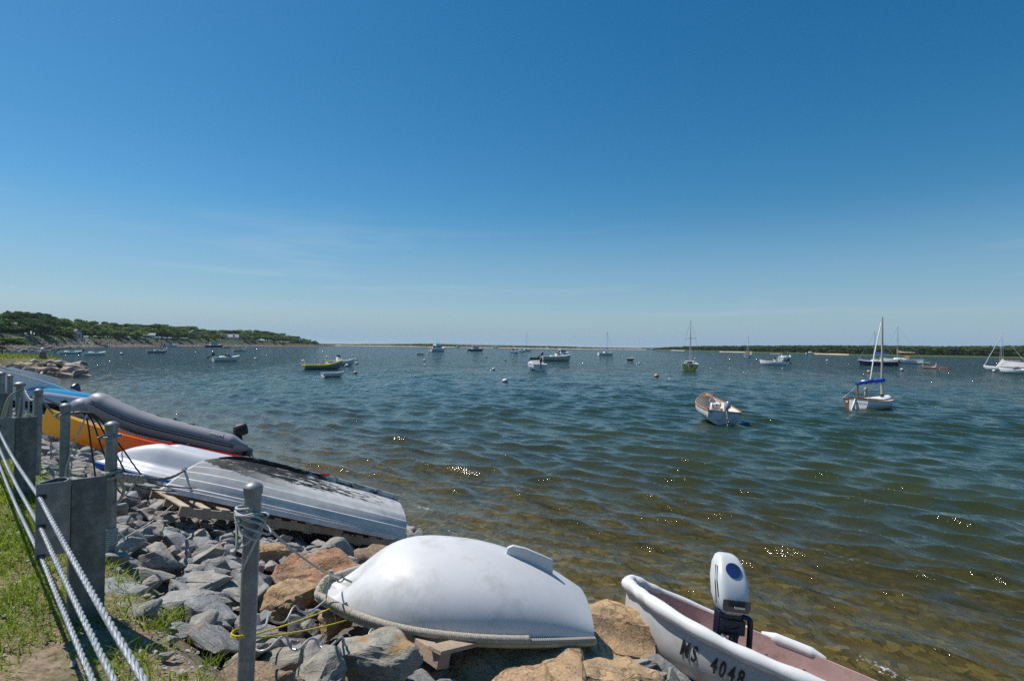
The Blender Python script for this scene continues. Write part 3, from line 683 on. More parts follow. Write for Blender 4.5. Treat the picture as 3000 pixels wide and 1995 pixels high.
def hull_parts(root, f, outer_m, inner_m, th=.02, floor=None, nu=28, nv=10, us=None, sharp=40, name='hull', transom=None, inner_name='interior', vs=None, laps=0):
    us = np.linspace(0, 1, nu) if us is None else us
    if laps:
        vs = []; offs = []; e_ = np.linspace(.10, 1, laps + 1); vs += list(np.linspace(0, .1, 3)[:-1]); offs += [0, 0]
        for k in range(laps):
            for j, w in ((0, .018), (.5, .011), (.985, .001)): vs.append(e_[k] + (e_[k+1] - e_[k]) * j); offs.append(w)
        vs = np.array(vs + [1.0]); offs = np.array(offs + [.002]); off = np.stack([offs * 0, offs, offs * .2], -1)
    else:
        vs = np.linspace(0, 1, nv) if vs is None else vs; off = None
    ro = [hull_ring(f, u, vs, off=off) for u in us]
    mb = MB(); mb.loft(ro, False); n = len(ro[0])
    mb.add(ro[-1], [tuple(range(n))])                       # stem
    o = mb.build(name, outer_m, root, sharp)
    mb = MB(); mb.add(ro[0], [tuple(range(n))])              # transom, outer face and inner face
    mb.build('transom', transom or outer_m, root, sharp)
    if inner_m is not None:
        vi = np.linspace(0, 1, nv); ri = []
        for i, u in enumerate(us):
            r_ = hull_ring(f, u, vi, th, floor)
            if i == 0: r_[:, 0] += th
            if i == len(us) - 1: r_[:, 0] -= th * 2
            ri.append(r_)
        mb = MB(); mb.loft(ri, False); m = len(ri[0]); mb.add(ri[0], [tuple(range(m))]); mb.add(ri[-1], [tuple(range(m))])
        # rim between the two skins
        for side in (0, 1):
            k0 = 0 if side == 0 else -1
            a = [r_[k0] for r_ in ro]; b = [r_[k0] for r_ in ri]; mb.loft([a, b], False)
        mb.loft([[ro[0][0], ro[0][-1]], [ri[0][0], ri[0][-1]]], False); mb.loft([[ro[-1][0], ro[-1][-1]], [ri[-1][0], ri[-1][-1]]], False)
        mb.build(inner_name, inner_m, root, sharp)
    return o
def sheer_path(f, us, side=1, out=0., up=0., v=1.0):
    p = f(np.asarray(us), np.full(len(us), v)); p[:, 1] = (p[:, 1] + out) * side; p[:, 2] += up; return [tuple(q) for q in p]
def around(f, n=30, out=0., up=0.):
    us = np.linspace(0, 1, n); a = sheer_path(f, us, 1, out, up); b = sheer_path(f, us[::-1], -1, out, up); return a + b
def pose(root, p):
    root.location = p[:3]; cy, sy, cp, sp, cr, sr = math.cos(p[3]), math.sin(p[3]), math.cos(p[4]), math.sin(p[4]), math.cos(p[5]), math.sin(p[5])
    m = Matrix.Rotation(p[3], 3, 'Z') @ Matrix.Rotation(p[4], 3, 'Y') @ Matrix.Rotation(p[5], 3, 'X'); root.rotation_euler = m.to_euler()
    root['_m'] = 0; del root['_m']
    M = m.to_4x4(); M.translation = Vector(p[:3]); return M
def pose_two(root, stern, bow, roll=0., yaw_only=False):
    d = Vector(bow) - Vector(stern); yaw = math.atan2(d.y, d.x); pitch = -math.atan2(d.z, math.hypot(d.x, d.y))
    return pose(root, (stern[0], stern[1], stern[2], yaw, pitch, roll))
def curve_text(name, s, size, m, parent, loc, rot, bold=.0, sx=1., align='CENTER', ext=.0006):
    c = bpy.data.curves.new(name, 'FONT'); c.body = s; c.size = size; c.offset = bold; c.extrude = ext; c.align_x = align; c.align_y = 'CENTER'; c.resolution_u = 3
    c.materials.append(m); tmp = bpy.data.objects.new(name, c); COL.objects.link(tmp); bpy.context.view_layer.update()
    me = bpy.data.meshes.new_from_object(tmp.evaluated_get(bpy.context.evaluated_depsgraph_get())); bpy.data.objects.remove(tmp)
    o = bpy.data.objects.new(name, me); COL.objects.link(o); o.parent = parent
    o.location = loc; o.rotation_euler = rot; o.scale = (sx, 1, 1); return o
def frame_euler(xa, za):
    z = Vector(za).normalized(); x = Vector(xa); x = (x - z * x.dot(z)).normalized(); y = z.cross(x)
    return Matrix((x, y, z)).transposed().to_euler()

# ------------------------------------------------------------------ outboard motor, used on many boats (local +x points forward, towards the boat)
def outboard(root, loc, s=1., cowl=None, leg=None, tilt=0., yaw=0., detail=True):
    cowl = cowl or M_black; leg = leg or M_black
    mb = MB(); mb.box((-.02, 0, -.12), (.10, .10, .34)); mb.box((-.03, 0, -.42), (.13, .045, .40)); mb.box((-.09, 0, -.50), (.26, .14, .015))
    mb.ball((-.04, 0, -.64), (.17, .045, .045), 10, 7); mb.box((-.03, 0, -.74), (.13, .012, .16)); mb.box((.09, 0, -.06), (.09, .20, .16))
    o = mb.build('outboard_motor', leg, root, 40, .006); o.location = loc; o.rotation_euler = (0, tilt, yaw); o.scale = (s,) * 3
    mb = MB(); rings = []
    for z, kx_, ky_, dx_ in ((.04, .86, .88, 0), (.08, 1, 1, 0), (.20, 1.02, .98, -.01), (.30, .95, .88, -.02), (.36, .78, .68, -.03), (.385, .45, .4, -.035)):
        rings.append([(-.06 + dx_ + .21 * kx_ * np.sign(math.cos(a)) * abs(math.cos(a)) ** .6, .125 * ky_ * np.sign(math.sin(a)) * abs(math.sin(a)) ** .6, z) for a in np.linspace(0, 2*np.pi, 20, endpoint=False)])
    mb.loft(rings, True, True, True); mb.build('cowling', cowl, o, 50)
    mb = MB()
    for k in range(3):
        a = 2*math.pi*k/3; mb.box((-.22, .065 * math.cos(a), -.64 + .065 * math.sin(a)), (.02, .06, .05), Matrix.Rotation(a, 3, 'X') @ Matrix.Rotation(.5, 3, 'Y'))
    mb.build('propeller', M_black, o)
    if detail: MB().tube([(.10, 0, .06), (.30, 0, .09), (.52, .02, .10)], .017, 8).build('tiller', M_black, o)
    return o

# ------------------------------------------------------------------ upturned smooth white dinghy
fI = hull_fn(1.9323, 1.1314, .3981, um=.5, wt=.645, wb=.14, pb=2.3, zs=.02, zb=.06, n=2.2, rock=.4669, rake=.22, keels=.2865, dead=.1)
dI = thing('upturned_dinghy', 'smooth white upturned dinghy with rope fender round its rim and small skeg', 'dinghy')
MI = pose(dI, (.5641, 4.2846, 1.0222, -3.0602, -.1293, 3.121))
M_dng = mat('scuffed_white_paint', (.60, .60, .61), .50, 0, .05, 3.0, .05, 26, dirt=(.44, .43, .41), dirt_amt=.28, dirt_s=3.4, coat=.05)
hI = hull_parts(dI, fI, M_dng, mat('dull_inside', (.45, .46, .42), .7), .012, None, 44, 20, name='hull', sharp=60)
MB().tube([p for p in around(fI, 40, .016, .012)], .021, 8, True).build('rub_rail', mat('mossy_rail', (.34, .36, .24), .7, 0, .25, 12, .2), dI)
rim = smooth_path([Vector(p) for p in sheer_path(fI, np.linspace(.02, 1, 30), 1, .034, -.030)] + [Vector(p) for p in sheer_path(fI, np.linspace(1, .25, 26), -1, .034, -.030)], 28)
twist(lambda u: rim[min(len(rim) - 1, int(u * (len(rim) - 1)))], len(rim), .025, 90, 6).build('rope_fender', M_rope, dI, 60)
rm2 = smooth_path([Vector(p) for p in sheer_path(fI, np.linspace(.25, .0, 12), -1, .026, -.016)], 6)
MB().tube(rm2, lambda i: .016 + .003 * (i % 2), 8).build('fender_sleeve', mat('grey_sleeve', (.30, .28, .25), .8), dI)
kz = lambda u: float(fI(u, 0.)[2]); kxI = lambda u: float(fI(u, 0.)[0])
poly = [(kxI(.335), kz(.335) + .03), (kxI(.33), kz(.33) - .045), (kxI(.31), kz(.33) - .065), (kxI(.26), kz(.33) - .055), (kxI(.155), kz(.33) + .005), (kxI(.145), kz(.33) + .02), (kxI(.14), kz(.145) + .05)]
o = MB().prism(poly, .03, 1).build('skeg', M_dng, dI, 40, .008)
st = fI(.955, .50); mb = MB(); cI = Vector((st[0] + .055, 0, st[2] - .03))
mb.tube([cI + Vector((math.cos(a) * .028, 0, math.sin(a) * .028)) for a in np.linspace(0, 2*np.pi, 16, endpoint=False)], .006, 7, True); mb.tube([cI - Vector((.028, 0, 0)), cI - Vector((.09, 0, -.02))], .007, 7)
mb.build('bow_ring', M_galv, dI)
ringI = MI @ cI

# timbers and pallets
def pallet(name, label, M, L=1.15, W=1.0, boards=6, mats=(M_wood, M_wood2), cat='pallet', group='wooden pallets under the boats'):
    root = thing(name, label, cat, group=group); root.matrix_world = M
    for i, y in enumerate((-W/2 + .02, 0, W/2 - .02)):
        MB().box((0, y, .055), (L, .038, .085)).build('stringer', mats[0], root, bevel=.003)
    for i in range(boards):
        x = -L/2 + .05 + (L - .1) * i / (boards - 1); w_ = random.uniform(.075, .10)
        MB().box((x, random.uniform(-.006, .006), .108), (w_, W, .018)).build('board', mats[1], root, bevel=.002)
        if i % 2 == 0: MB().box((x, 0, .004), (w_, W, .016)).build('board', mats[0], root, bevel=.002)
    return root
def plane_m(p, yaw, tilt=1.0):
    q = Vector((0, 0, 1)).rotation_difference(Vector((.302 * S2 * tilt, .302 * S2 * tilt, 1)).normalized()).to_matrix()
    m = (q @ Matrix.Rotation(yaw, 3, 'Z')).to_4x4(); m.translation = Vector(p); return m
c = at_slope(1268, 1915, .14)
blk = thing('timber_block', 'short brown timber block and plank propping the smooth white dinghy', 'timber', group='timbers under the boats'); blk.matrix_world = plane_m((c[0] + .0, c[1] + .10, c[2] - .06), .75, .8)
MB().box((0, .28, 0), (.088, .75, .088)).build('block', M_wood, blk, bevel=.004)
MB().box((.24, -.02, .058), (.62, .11, .026), Matrix.Rotation(.15, 3, 'Z')).build('plank', M_wood, blk, bevel=.003)

# ------------------------------------------------------------------ upturned lapstrake boat with peeling black bottom
def peel_mat():
    t = NT('peeling_bottom_paint'); c = t.coords(); sx = t.new('SeparateXYZ'); t.link(c, sx.inputs[0])
    n = t.noise(c, 5, 8, .72); mp = t.new('Mapping'); mp.inputs['Scale'].default_value = (4, 14, 14); t.link(c, mp.inputs[0]); fl = t.noise(mp.outputs[0], 1.6, 8, .72, .4)
    white = t.ramp(t.noise(c, 7, 6, .65), [(.3, (.48, .475, .46)), (.7, (.68, .675, .66))])
    white = t.mix(t.rng(t.noise(c, 16, 6, .75), .60, .72, 0, .55), white, (.34, .33, .32))
    n9 = t.noise(mp.outputs[0], 2.4, 8, .78); hgt = t.math('ADD', sx.outputs[2], t.math('MULTIPLY', t.math('SUBTRACT', n9, .5), .085))
    black_zone = t.math('MAXIMUM', t.rng(hgt, -.318, -.311, 1, 0), t.math('MULTIPLY', t.rng(hgt, -.262, -.254, 1, 0), t.rng(sx.outputs[0], 1.5, 2.3, 0, 1)))
    ax = t.rng(sx.outputs[0], .3, 1.9, .42, .585)             # scraped thin towards the stern
    flake = t.rng(t.math('SUBTRACT', fl, ax), -.03, -.06, 1, 0); flake = t.math('SUBTRACT', 1., flake)
    blk_ = t.math('MULTIPLY', black_zone, t.rng(t.math('SUBTRACT', ax, fl), -.06, .02, 0, 1))
    soot = t.math('MULTIPLY', t.rng(hgt, -.25, -.16, .38, 0), t.rng(sx.outputs[0], 1.2, 2.5, 0, 1))
    k = t.mix(soot, white, (.10, .10, .10)); k = t.mix(blk_, k, (.016, .016, .018))
    return t.set(col=k, rough=.62, spec=.35, normal=t.bump(t.math('ADD', blk_, t.math('MULTIPLY', n, .4)), .25, .008))
fH = hull_fn(2.8429, 1.4678, .3987, um=.4, wt=.78, wb=.02, pb=2.0, zs=.03, zb=.16, n=2.0, rock=.1138, rake=.35, keels=.0286, dead=.15)
dH = thing('upturned_rowboat', 'white lapstrake rowboat upside down on pallets with flaking black bottom paint', 'rowboat')
MH = pose(dH, (-1.6917, 7.9384, .469, -2.5244, -.3659, 3.1083))
M_peel = peel_mat()
hull_parts(dH, fH, M_peel, M_oldwhite, .015, None, 40, 14, laps=6, sharp=22)
for s_ in (1, -1):
    us = np.linspace(0, .985, 36); pa = fH(us, np.ones(36)); rings = []
    for p in pa:
        y0 = p[1]; rings.append([(p[0], s_ * (y0 + a), p[2] + b) for a, b in ((.0, -.055), (.022, -.055), (.026, .004), (.0, .006))])
    MB().loft(rings, True, True, True).build('gunwale', M_oldwhite, dH, 30)
us = np.linspace(.0, .93, 30); kp = fH(us, np.zeros(30)); rings = []
for i, p in enumerate(kp):
    d_ = .045 + .018 * max(0, 1 - us[i] / .5) ** 1.0 if us[i] < .5 else .045 * min(1, (.95 - us[i]) / .2)
    d_ = max(d_, .006); rings.append([(p[0], -.016, p[2] + .02), (p[0], .016, p[2] + .02), (p[0], .013, p[2] - d_), (p[0], -.013, p[2] - d_)])
MB().loft(rings, True, True, True).build('keel', M_peel, dH, 30)
p = fH(.02, .93); mb = MB(); mb.box((.12, -p[1] - .027, .0), (.14, .003, .03)); mb.build('sticker', mat('sticker_tan', (.5, .42, .3), .5), dH)
mb = MB(); mb.box((.22, -p[1] - .030, .0), (.045, .003, .034)); mb.build('sticker', mat('sticker_blue', (.02, .04, .14), .5), dH)
st = fH(.99, .55); eyeH = MH @ Vector((st[0] + .03, 0, st[2]))
MB().tube([Vector((st[0] + .03 + .022 * math.cos(a), 0, st[2] + .022 * math.sin(a))) for a in np.linspace(0, 2*np.pi, 14, endpoint=False)], .005, 6, True).build('bow_eye', M_galv, dH)
bu = Vector(fH(.78, .98)) ; down = MH.to_3x3()
def under(px, py, lift, yaw, lab, L=1.15, W=1.0):
    c = at_slope(px, py, lift); return pallet('pallet', lab, plane_m(c, yaw, 1.0), L, W)
yawH = -2.55
def hl_pt(u, y, z): return MH @ Vector((u * 2.8429, y, z))
a_ = hl_pt(.80, -.10, .12); pallet('pallet', 'split-open pallet sticking out under the lapstrake bow', plane_m((a_.x, a_.y, a_.z - .14), yawH + .25, 1.0), 1.15, .95)
a_ = hl_pt(.50, -.12, .03); pallet('pallet', 'middle pallet of the three under the lapstrake rowboat', plane_m((a_.x, a_.y, a_.z - .17), yawH - .05, 1.0), 1.0, 1.1)
a_ = hl_pt(.16, -.10, .03); pallet('pallet', 'pallet under the lapstrake transom close to the water', plane_m((a_.x, a_.y, a_.z - .17), yawH + .05, 1.0), 1.0, 1.12)

# ------------------------------------------------------------------ padded white boat with pink inside
fJ = hull_fn(2.765, 1.0014, .5219, um=.5, wt=.62, wb=.16, pb=2.6, zs=.0, zb=.10, n=3, rock=.12, rake=.12, dead=.12)
def hullJ_mat():
    t = NT('stained_white_hull'); c = t.coords(); sx = t.new('SeparateXYZ'); t.link(c, sx.inputs[0])
    n = t.noise(c, 4, 7, .65); k = t.ramp(n, [(.3, (.42, .41, .40)), (.7, (.58, .57, .56))])
    k = t.mix(t.rng(t.noise(c, 26, 4, .7), .68, .74, 0, .7), k, (.35, .24, .16))
    k = t.mix(t.rng(sx.outputs[2], -.40, -.405, 0, 1), k, (.05, .19, .42))
    k = t.mix(t.math('MULTIPLY', t.rng(sx.outputs[2], -.36, -.40, 0, 1), t.rng(n, .45, .6)), k, (.42, .30, .22))
    return t.set(col=k, rough=.5)
dJ = thing('padded_boat', 'white open boat with fat padded gunwale, faded pink inside and registration letters', 'boat')
MJ = pose(dJ, (3.5826, 4.3469, .1081, 2.6708, -.1845, .2261))
M_pink = mat('faded_pink_paint', (.54, .36, .33), .6, 0, .12, 6, .1, 50, dirt=(.30, .17, .13), dirt_amt=.25)
hull_parts(dJ, fJ, hullJ_mat(), M_pink, .03, -.27, 34, 14, sharp=50)
M_pad = mat('white_vinyl_padding', (.70, .70, .69), .55, 0, .05, 4, .12, 26, dirt=(.52, .44, .33), dirt_amt=.22, dirt_s=2.5)
us = np.concatenate([np.linspace(0, .9, 40), np.linspace(.91, 1, 12)])
pth = sheer_path(fJ, us, 1, .012, -.004) + sheer_path(fJ, us[::-1][:26], -1, .012, -.004)
pth = smooth_path(pth, 3); npth = len(pth)
MB().tube(pth, lambda i: (.057 + .004 * math.sin(i * .35) + .003 * math.sin(i * .13)) * (1 if i < npth * .70 else max(.25, 1 - .75 * (i - npth * .70) / (npth * .3))), 14).build('gunwale_pad', M_pad, dJ, 70)
MB().tube(smooth_path(sheer_path(fJ, np.linspace(.56, .36, 10), -1, .008, .0), 3), lambda i: .05 * min(1, .3 + i * .12, .3 + (27 - i) * .12), 12).build('gunwale_pad', M_pad, dJ, 70)
for u in np.linspace(.15, .94, 9):
    p = fJ(u, 1.); MB().ball((p[0], p[1] - .01, p[2] + .062), (.012, .008, .005), 8, 5).build('fastener', M_black, dJ)
M_patch = mat('grey_patch', (.33, .32, .33), .6, 0, .12, 10)
for u0, u1 in ((.50, .555), (.575, .62), (.63, .69)):
    us2 = np.linspace(u0, u1, 4); a = fJ(us2, np.full(4, .86)); b = fJ(us2, np.full(4, .62)); a[:, 1] = -(a[:, 1] - .036); b[:, 1] = -(b[:, 1] - .036)
    MB().loft([[tuple(q) for q in a], [tuple(q) for q in b]], False).build('grey_patch', M_patch, dJ)
for u in (.18, .45, .93):                                        # rusty knees against the far side
    p = fJ(u, .85); MB().box((p[0], -(p[1] - .05), p[2] - .06), (.035, .03, .16)).build('knee', mat('rusty_knee', (.36, .20, .12), .7, 0, .3, 20, dirt=(.2, .09, .03), dirt_amt=.6, dirt_s=14), dJ, bevel=.004)
for u in (.30, .66):
    p = fJ(u, .72); w_ = float(p[1]) - .03; MB().box((p[0], 0, p[2] + .02), (.22, 2 * w_, .03)).build('thwart', M_pink, dJ, bevel=.006)
# registration letters on the near bow
M_ink = mat('black_lettering', (.02, .02, .022), .5, 0, .05)
txt = 'MS  4048'; us_t = {0: .765, 1: .735, 4: .674, 5: .649, 6: .623, 7: .597}
for i, ch in enumerate(txt):
    if ch == ' ': continue
    u = us_t[i]; v = .82; p = fJ(u, v); du = fJ(u + .01, v) - fJ(u - .01, v); dv = fJ(u, v + .02) - fJ(u, v - .02); nrm_ = np.cross(dv, du); nrm_ = nrm_ / np.linalg.norm(nrm_)
    if nrm_[1] < 0: nrm_ = -nrm_
    xa = -du                                                       # reads from the bow aft on this side
    o = curve_text('registration_letter', ch, .185, M_ink, dJ, tuple(p + nrm_ * .0035), frame_euler(xa, nrm_), .005, .56)
# its outboard, clamped on a wooden board inside
mo = Vector(MJ.inverted() @ Vector(at_y(2137, 1818, 5.0)))
brd = MB().box((mo.x, mo.y - .02, mo.z - .20), (.05, .24, .20)); brd.build('motor_board', M_pink, dJ, bevel=.004)
M_cowl = mat('silver_white_cowl', (.60, .62, .63), .35, .1, .04, 5); M_navy = mat('navy_paint', (.006, .009, .026), .35, 0, .25, 14); M_brown_p = mat('brown_panel', (.17, .125, .10), .5, 0, .1)
om = bpy.data.objects.new('outboard_motor', None); COL.objects.link(om); om.parent = dJ
Wq = MJ.to_3x3().inverted() @ Matrix.Rotation(R(2), 3, 'Z') @ Matrix.Rotation(R(-7), 3, 'X') @ Matrix.Rotation(R(7), 3, 'Y')
om.location = mo; om.scale = (1.1, 1.05, 1.0); om.rotation_euler = Wq.to_euler()               # local -y looks back at the bank, z up
mb = MB(); rings = []
for z, wx, wy, cy_ in ((.07, .070, .085, .02), (.10, .098, .12, .015), (.20, .125, .14, .03), (.34, .128, .135, .075), (.45, .108, .11, .125), (.51, .082, .075, .155), (.53, .055, .045, .165)):
    rings.append([(wx * np.sign(math.cos(a)) * abs(math.cos(a)) ** .45, cy_ + wy * np.sign(math.sin(a)) * abs(math.sin(a)) ** .45, z) for a in np.linspace(0, 2*np.pi, 28, endpoint=False)])
mb.loft(rings, True, True, True); mb.build('cowling', M_cowl, om, 40)
def front(z): 
    zs_ = [.07, .10, .20, .34, .45, .51, .53]; ys_ = [-.065, -.105, -.11, -.06, .015, .08, .12]; return float(np.interp(z, zs_, ys_))
def fr_disc(z, rx, rz, lift):
    s_ = (front(z + .05) - front(z - .05)) / .1; n_ = Vector((0, -1, s_)).normalized(); up_ = Vector((0, s_, 1)).normalized(); c_ = Vector((0, front(z), z)) + n_ * lift
    return c_, n_, up_
c_, n_, up_ = fr_disc(.425, .055, .06, .006); mb = MB(); ring = [c_ + Vector((.062 * math.cos(a), 0, 0)) + up_ * .066 * math.sin(a) for a in np.linspace(0, 2*np.pi, 28, endpoint=False)]
mb.loft([[q - n_ * .012 for q in ring], ring], True, True, True); mb.build('oval_badge', mat('blue_oval', (.012, .028, .12), .4, 0, .3, 14), om, 40)
mb = MB(); mb.loft([[(-.098, -.1085, .105), (.098, -.1085, .105)], [(-.112, -.1165, .155), (.112, -.1165, .155)], [(-.108, -.1145, .205), (.108, -.1145, .205)]], False); mb.build('starter_panel', M_brown_p, om)
MB().box((.0, -.118, .178), (.13, .012, .045)).build('starter_slot', M_black, om); MB().box((.015, -.130, .152), (.085, .02, .018)).build('pull_handle', M_steel, om, bevel=.003)
MB().tube([(-.128, -.03, .14), (-.131, .02, .30), (-.112, .09, .44)], .0035, 6).tube([(-.126, -.055, .2), (-.129, -.01, .32), (-.112, .055, .44)], .0035, 6).build('trim_stripe', M_navy, om)
mb = MB(); mb.box((0, .0, -.03), (.20, .15, .12)); mb.box((-.02, -.01, -.13), (.14, .13, .14)); mb.box((0, .03, .03), (.15, .17, .09)); mb.box((-.085, .0, -.02), (.05, .10, .20)); mb.box((0, .06, -.25), (.09, .10, .5)); mb.box((0, -.04, -.05), (.12, .05, .12))
mb.tube([(-.09, -.06, -.02), (-.02, -.08, -.06), (.06, -.07, -.02)], .014, 8); mb.build('clamp_bracket', M_navy, om, 40, .006)
mb = MB(); mb.tube(smooth_path([(.06, .0, .05), (.135, -.02, .045), (.155, -.03, .0), (.158, -.03, -.22)], 6), .023, 10); mb.build('tiller_arm', M_navy, om, 50)
MB().tube([(.158, -.03, -.22), (.158, -.03, -.34)], .019, 12).build('tiller_grip', M_galv_d, om)
MB().tube([(-.09, -.10, -.09), (-.09, -.16, -.10)], .012, 8).ball((-.09, -.165, -.10), .016, 8, 6).build('clamp_screw', M_steel, om)

# ------------------------------------------------------------------ white and blue plastic tub, upside down
dG = thing('upturned_tub_boat', 'white moulded plastic boat upside down with twin keels and blue rim', 'dinghy')
MG = plane_m((-4.68, 8.50, .97), .06, 1.0); dG.matrix_world = MG
nx, ny = 56, 40; V = np.zeros((nx, ny, 3)); 
for i in range(nx):
    for j in range(ny):
        a = i / (nx - 1) * 2 - 1; b = j / (ny - 1) * 2 - 1
        xx = 1.18 * a; yl = .62 * (1 - .30 * max(0, -a - .35) ** 1.2 / .65 ** 1.2); yy = yl * b
        e_ = (1 - abs(a) ** 5) ** .5 * (1 - abs(b) ** 4) ** .45
        ke = max(0., 1 - ((b - .46) / .30) ** 2) ** .7 + max(0., 1 - ((b + .46) / .30) ** 2) ** .7
        lob = ke * np.clip((a + .98) / .55, 0, 1) ** .6
        z = .10 * e_ + .30 * lob * e_ ** .4
        z += .006 * math.sin(b * 42) * (1 if (-.75 < a < -.2 and abs(b) < .3) else 0)
        V[i, j] = (xx, yy, z)
idx = np.arange(nx * ny).reshape(nx, ny); fq = np.stack([idx[:-1, :-1], idx[1:, :-1], idx[1:, 1:], idx[:-1, 1:]], -1).reshape(-1, 4)
link('hull', np_mesh('hull', V.reshape(-1, 3), fq, None, mat('white_plastic', (.50, .52, .56), .4, 0, .03, 3)), dG)
edge = [tuple(V[i, 0]) for i in range(nx)] + [tuple(V[-1, j]) for j in range(1, ny)] + [tuple(V[i, -1]) for i in range(nx - 2, -1, -1)] + [tuple(V[0, j]) for j in range(ny - 2, 0, -1)]
rings = [[(x * k, y * k, zz) for x, y, z in edge] for k, zz in ((1.0, .0), (1.02, -.01), (1.03, -.03))]; MB().loft(rings, True).build('flange', mat('white_plastic', (0, 0, 0)), dG)
rings = [[(x * k, y * k, zz) for x, y, z in edge] for k, zz in ((1.03, -.03), (1.035, -.05), (1.0, -.11), (.95, -.115))]; MB().loft(rings, True, False, True).build('rim', M_bluetrim, dG)

# ------------------------------------------------------------------ yellow to red tandem kayak
def kayak_mat():
    t = NT('sunset_plastic'); c = t.coords(); sx = t.new('SeparateXYZ'); t.link(c, sx.inputs[0]); n = t.noise(c, 3, 4)
    k = t.ramp(t.math('ADD', t.rng(sx.outputs[0], 0, 4.9), t.math('MULTIPLY', t.math('SUBTRACT', n, .5), .07)), [(0, (.80, .02, .025)), (.48, (.82, .04, .02)), (.63, (.84, .085, .022)), (.76, (.84, .20, .03)), (.88, (.84, .44, .06)), (1, (.84, .56, .10))])
    m_ = t.set(col=k, rough=.38, normal=t.bump(t.noise(c, 40, 4), .05, .01)); df = t.new('BsdfTranslucent'); t.link(k, df.inputs['Color']); mx = t.new('MixShader'); mx.inputs[0].default_value = .38; t.link(t.bsdf.outputs[0], mx.inputs[1]); t.link(df.outputs[0], mx.inputs[2]); t.link(mx.outputs[0], t.out.inputs[0]); return m_     # thin moulded polyethylene lets sunlight through
M_kay = kayak_mat()
def kayak(root, L, W, m, H=.34, rings_n=44, cock=(.24, .80)):
    rings = []
    for i in range(rings_n):
        u = i / (rings_n - 1); w = W / 2 * max(.055, (1 - abs(2 * u - 1) ** 2.3) ** .85); e_ = abs(2 * u - 1)
        zt = H * (.54 + (.46 if u > .5 else -.28) * e_ ** 2.2); zb = .16 * max(0, e_ - .62) ** 1.5 / .38 ** 1.5 * .8
        k = 1 if cock[0] < u < cock[1] else 0; k *= .55 + .45 * (1 if int(u * 14) % 3 else 0); k *= min(1, (u - cock[0]) * 20, (cock[1] - u) * 20) if k else 0
        d = .17 * k; x = u * L
        right = [(x, 0, zb), (x, w * .62, zb + .03), (x, w * .95, zb + .11), (x, w, zt * .72 + zb * .2), (x, w * .93, zt - .005), (x, w * .80, zt + .01), (x, w * .70, zt - d * .75 + .008), (x, w * .35, zt - d + .012), (x, 0, zt - d + .014 + .02 * (1 - k))]
        rings.append(right + [(a, -b, c_) for a, b, c_ in right[-2:0:-1]])
    return MB().loft(rings, True, True, True).build('hull', m, root, 38)
dF = thing('tandem_kayak', 'long sit-on-top kayak fading from yellow bow to red stern', 'kayak')
bowF = at_slope(103, 1258, .16) - np.array([0, 0, .15]); sternF = at_z(957, 1400, .03) - np.array([0, 0, .145])
MF = pose_two(dF, sternF, bowF, 0.03); LF = float(np.linalg.norm(np.array(bowF) - np.array(sternF)))
kayak(dF, LF, .80, M_kay, .50)
for u, y in ((.93, 0), (.86, .17), (.30, .25), (.55, .26), (.55, -.26)): MB().tube([(LF * u - .04, y, .37 if u > .8 else .30), (LF * u, y, .40 if u > .8 else .325), (LF * u + .04, y, .37 if u > .8 else .30)], .008, 6).build('strap_eye', M_black, dF)
mb = MB(); zz = [(.16, .20), (.13, -.17), (.10, .14), (.07, -.10), (.045, .06)]
mb.tube(smooth_path([(LF * a, b, .345 + .03 * (1 - a * 5)) for a, b in zz], 5), .006, 6); mb.build('bungee', M_black, dF)

# ------------------------------------------------------------------ grey inflatable with black outboard
M_tube = mat('grey_hypalon', (.27, .275, .30), .5, 0, .06, 4, .05, 60); M_strake = mat('dark_strake', (.035, .035, .038), .5)
dE = thing('inflatable_boat', 'grey inflatable boat with raised bow, black rub strakes and small outboard', 'inflatable')
ME = pose_two(dE, (-6.95, 14.25, .40), (-9.80, 13.55, 1.22), .27); rT = .230; LE = 3.15; hwE = .55
def lift_x(x): return .26 * max(0, (x - 1.5) / 1.6) ** 2
def tubes():
    a = smooth_path([(-.42, hwE, 0), (-.18, hwE, 0)] + [(x, hwE - .10 * max(0, (x - 2.0) / 1.2) ** 2, lift_x(x)) for x in np.linspace(.1, LE + .05, 11)], 6)
    b = smooth_path([(-.42, -hwE, 0), (-.18, -hwE, 0)] + [(x, -hwE + .1 * max(0, (x - 2.0) / 1.2) ** 2, lift_x(x) - .05) for x in np.linspace(.1, LE - .5, 9)] + [(LE - .15, -.28, .13), (LE + .18, .0, .08), (LE + .36, .30, -.02)], 6)
    return a, b
for tp in tubes():
    nt_ = len(tp)
    def tr_(i, nt_=nt_): return rT * (.28 + .72 * min(1, i / 9.0)) * (1 + .16 * i / nt_ if i < nt_ - 7 else 1.16 * math.sqrt(max(.02, 1 - ((i - nt_ + 7) / 6.2) ** 2)))
    MB().tube(tp, tr_, 22).build('buoyancy_tube', M_tube, dE, 60)
for oz in (-.02, -.075):
    for s_ in (-1, 1):
        pts = [Vector((x, s_ * (hwE - .10 * max(0, (x - 2.0) / 1.2) ** 2 + math.sqrt((rT * (1 + .16 * (x + .42) / 3.62))**2 - oz**2) + .004), lift_x(x) + oz - (.05 if s_ < 0 else 0))) for x in np.linspace(-.15, LE - .1, 22)]
        MB().tube(pts, .013, 6).build('rub_strake', M_strake, dE)
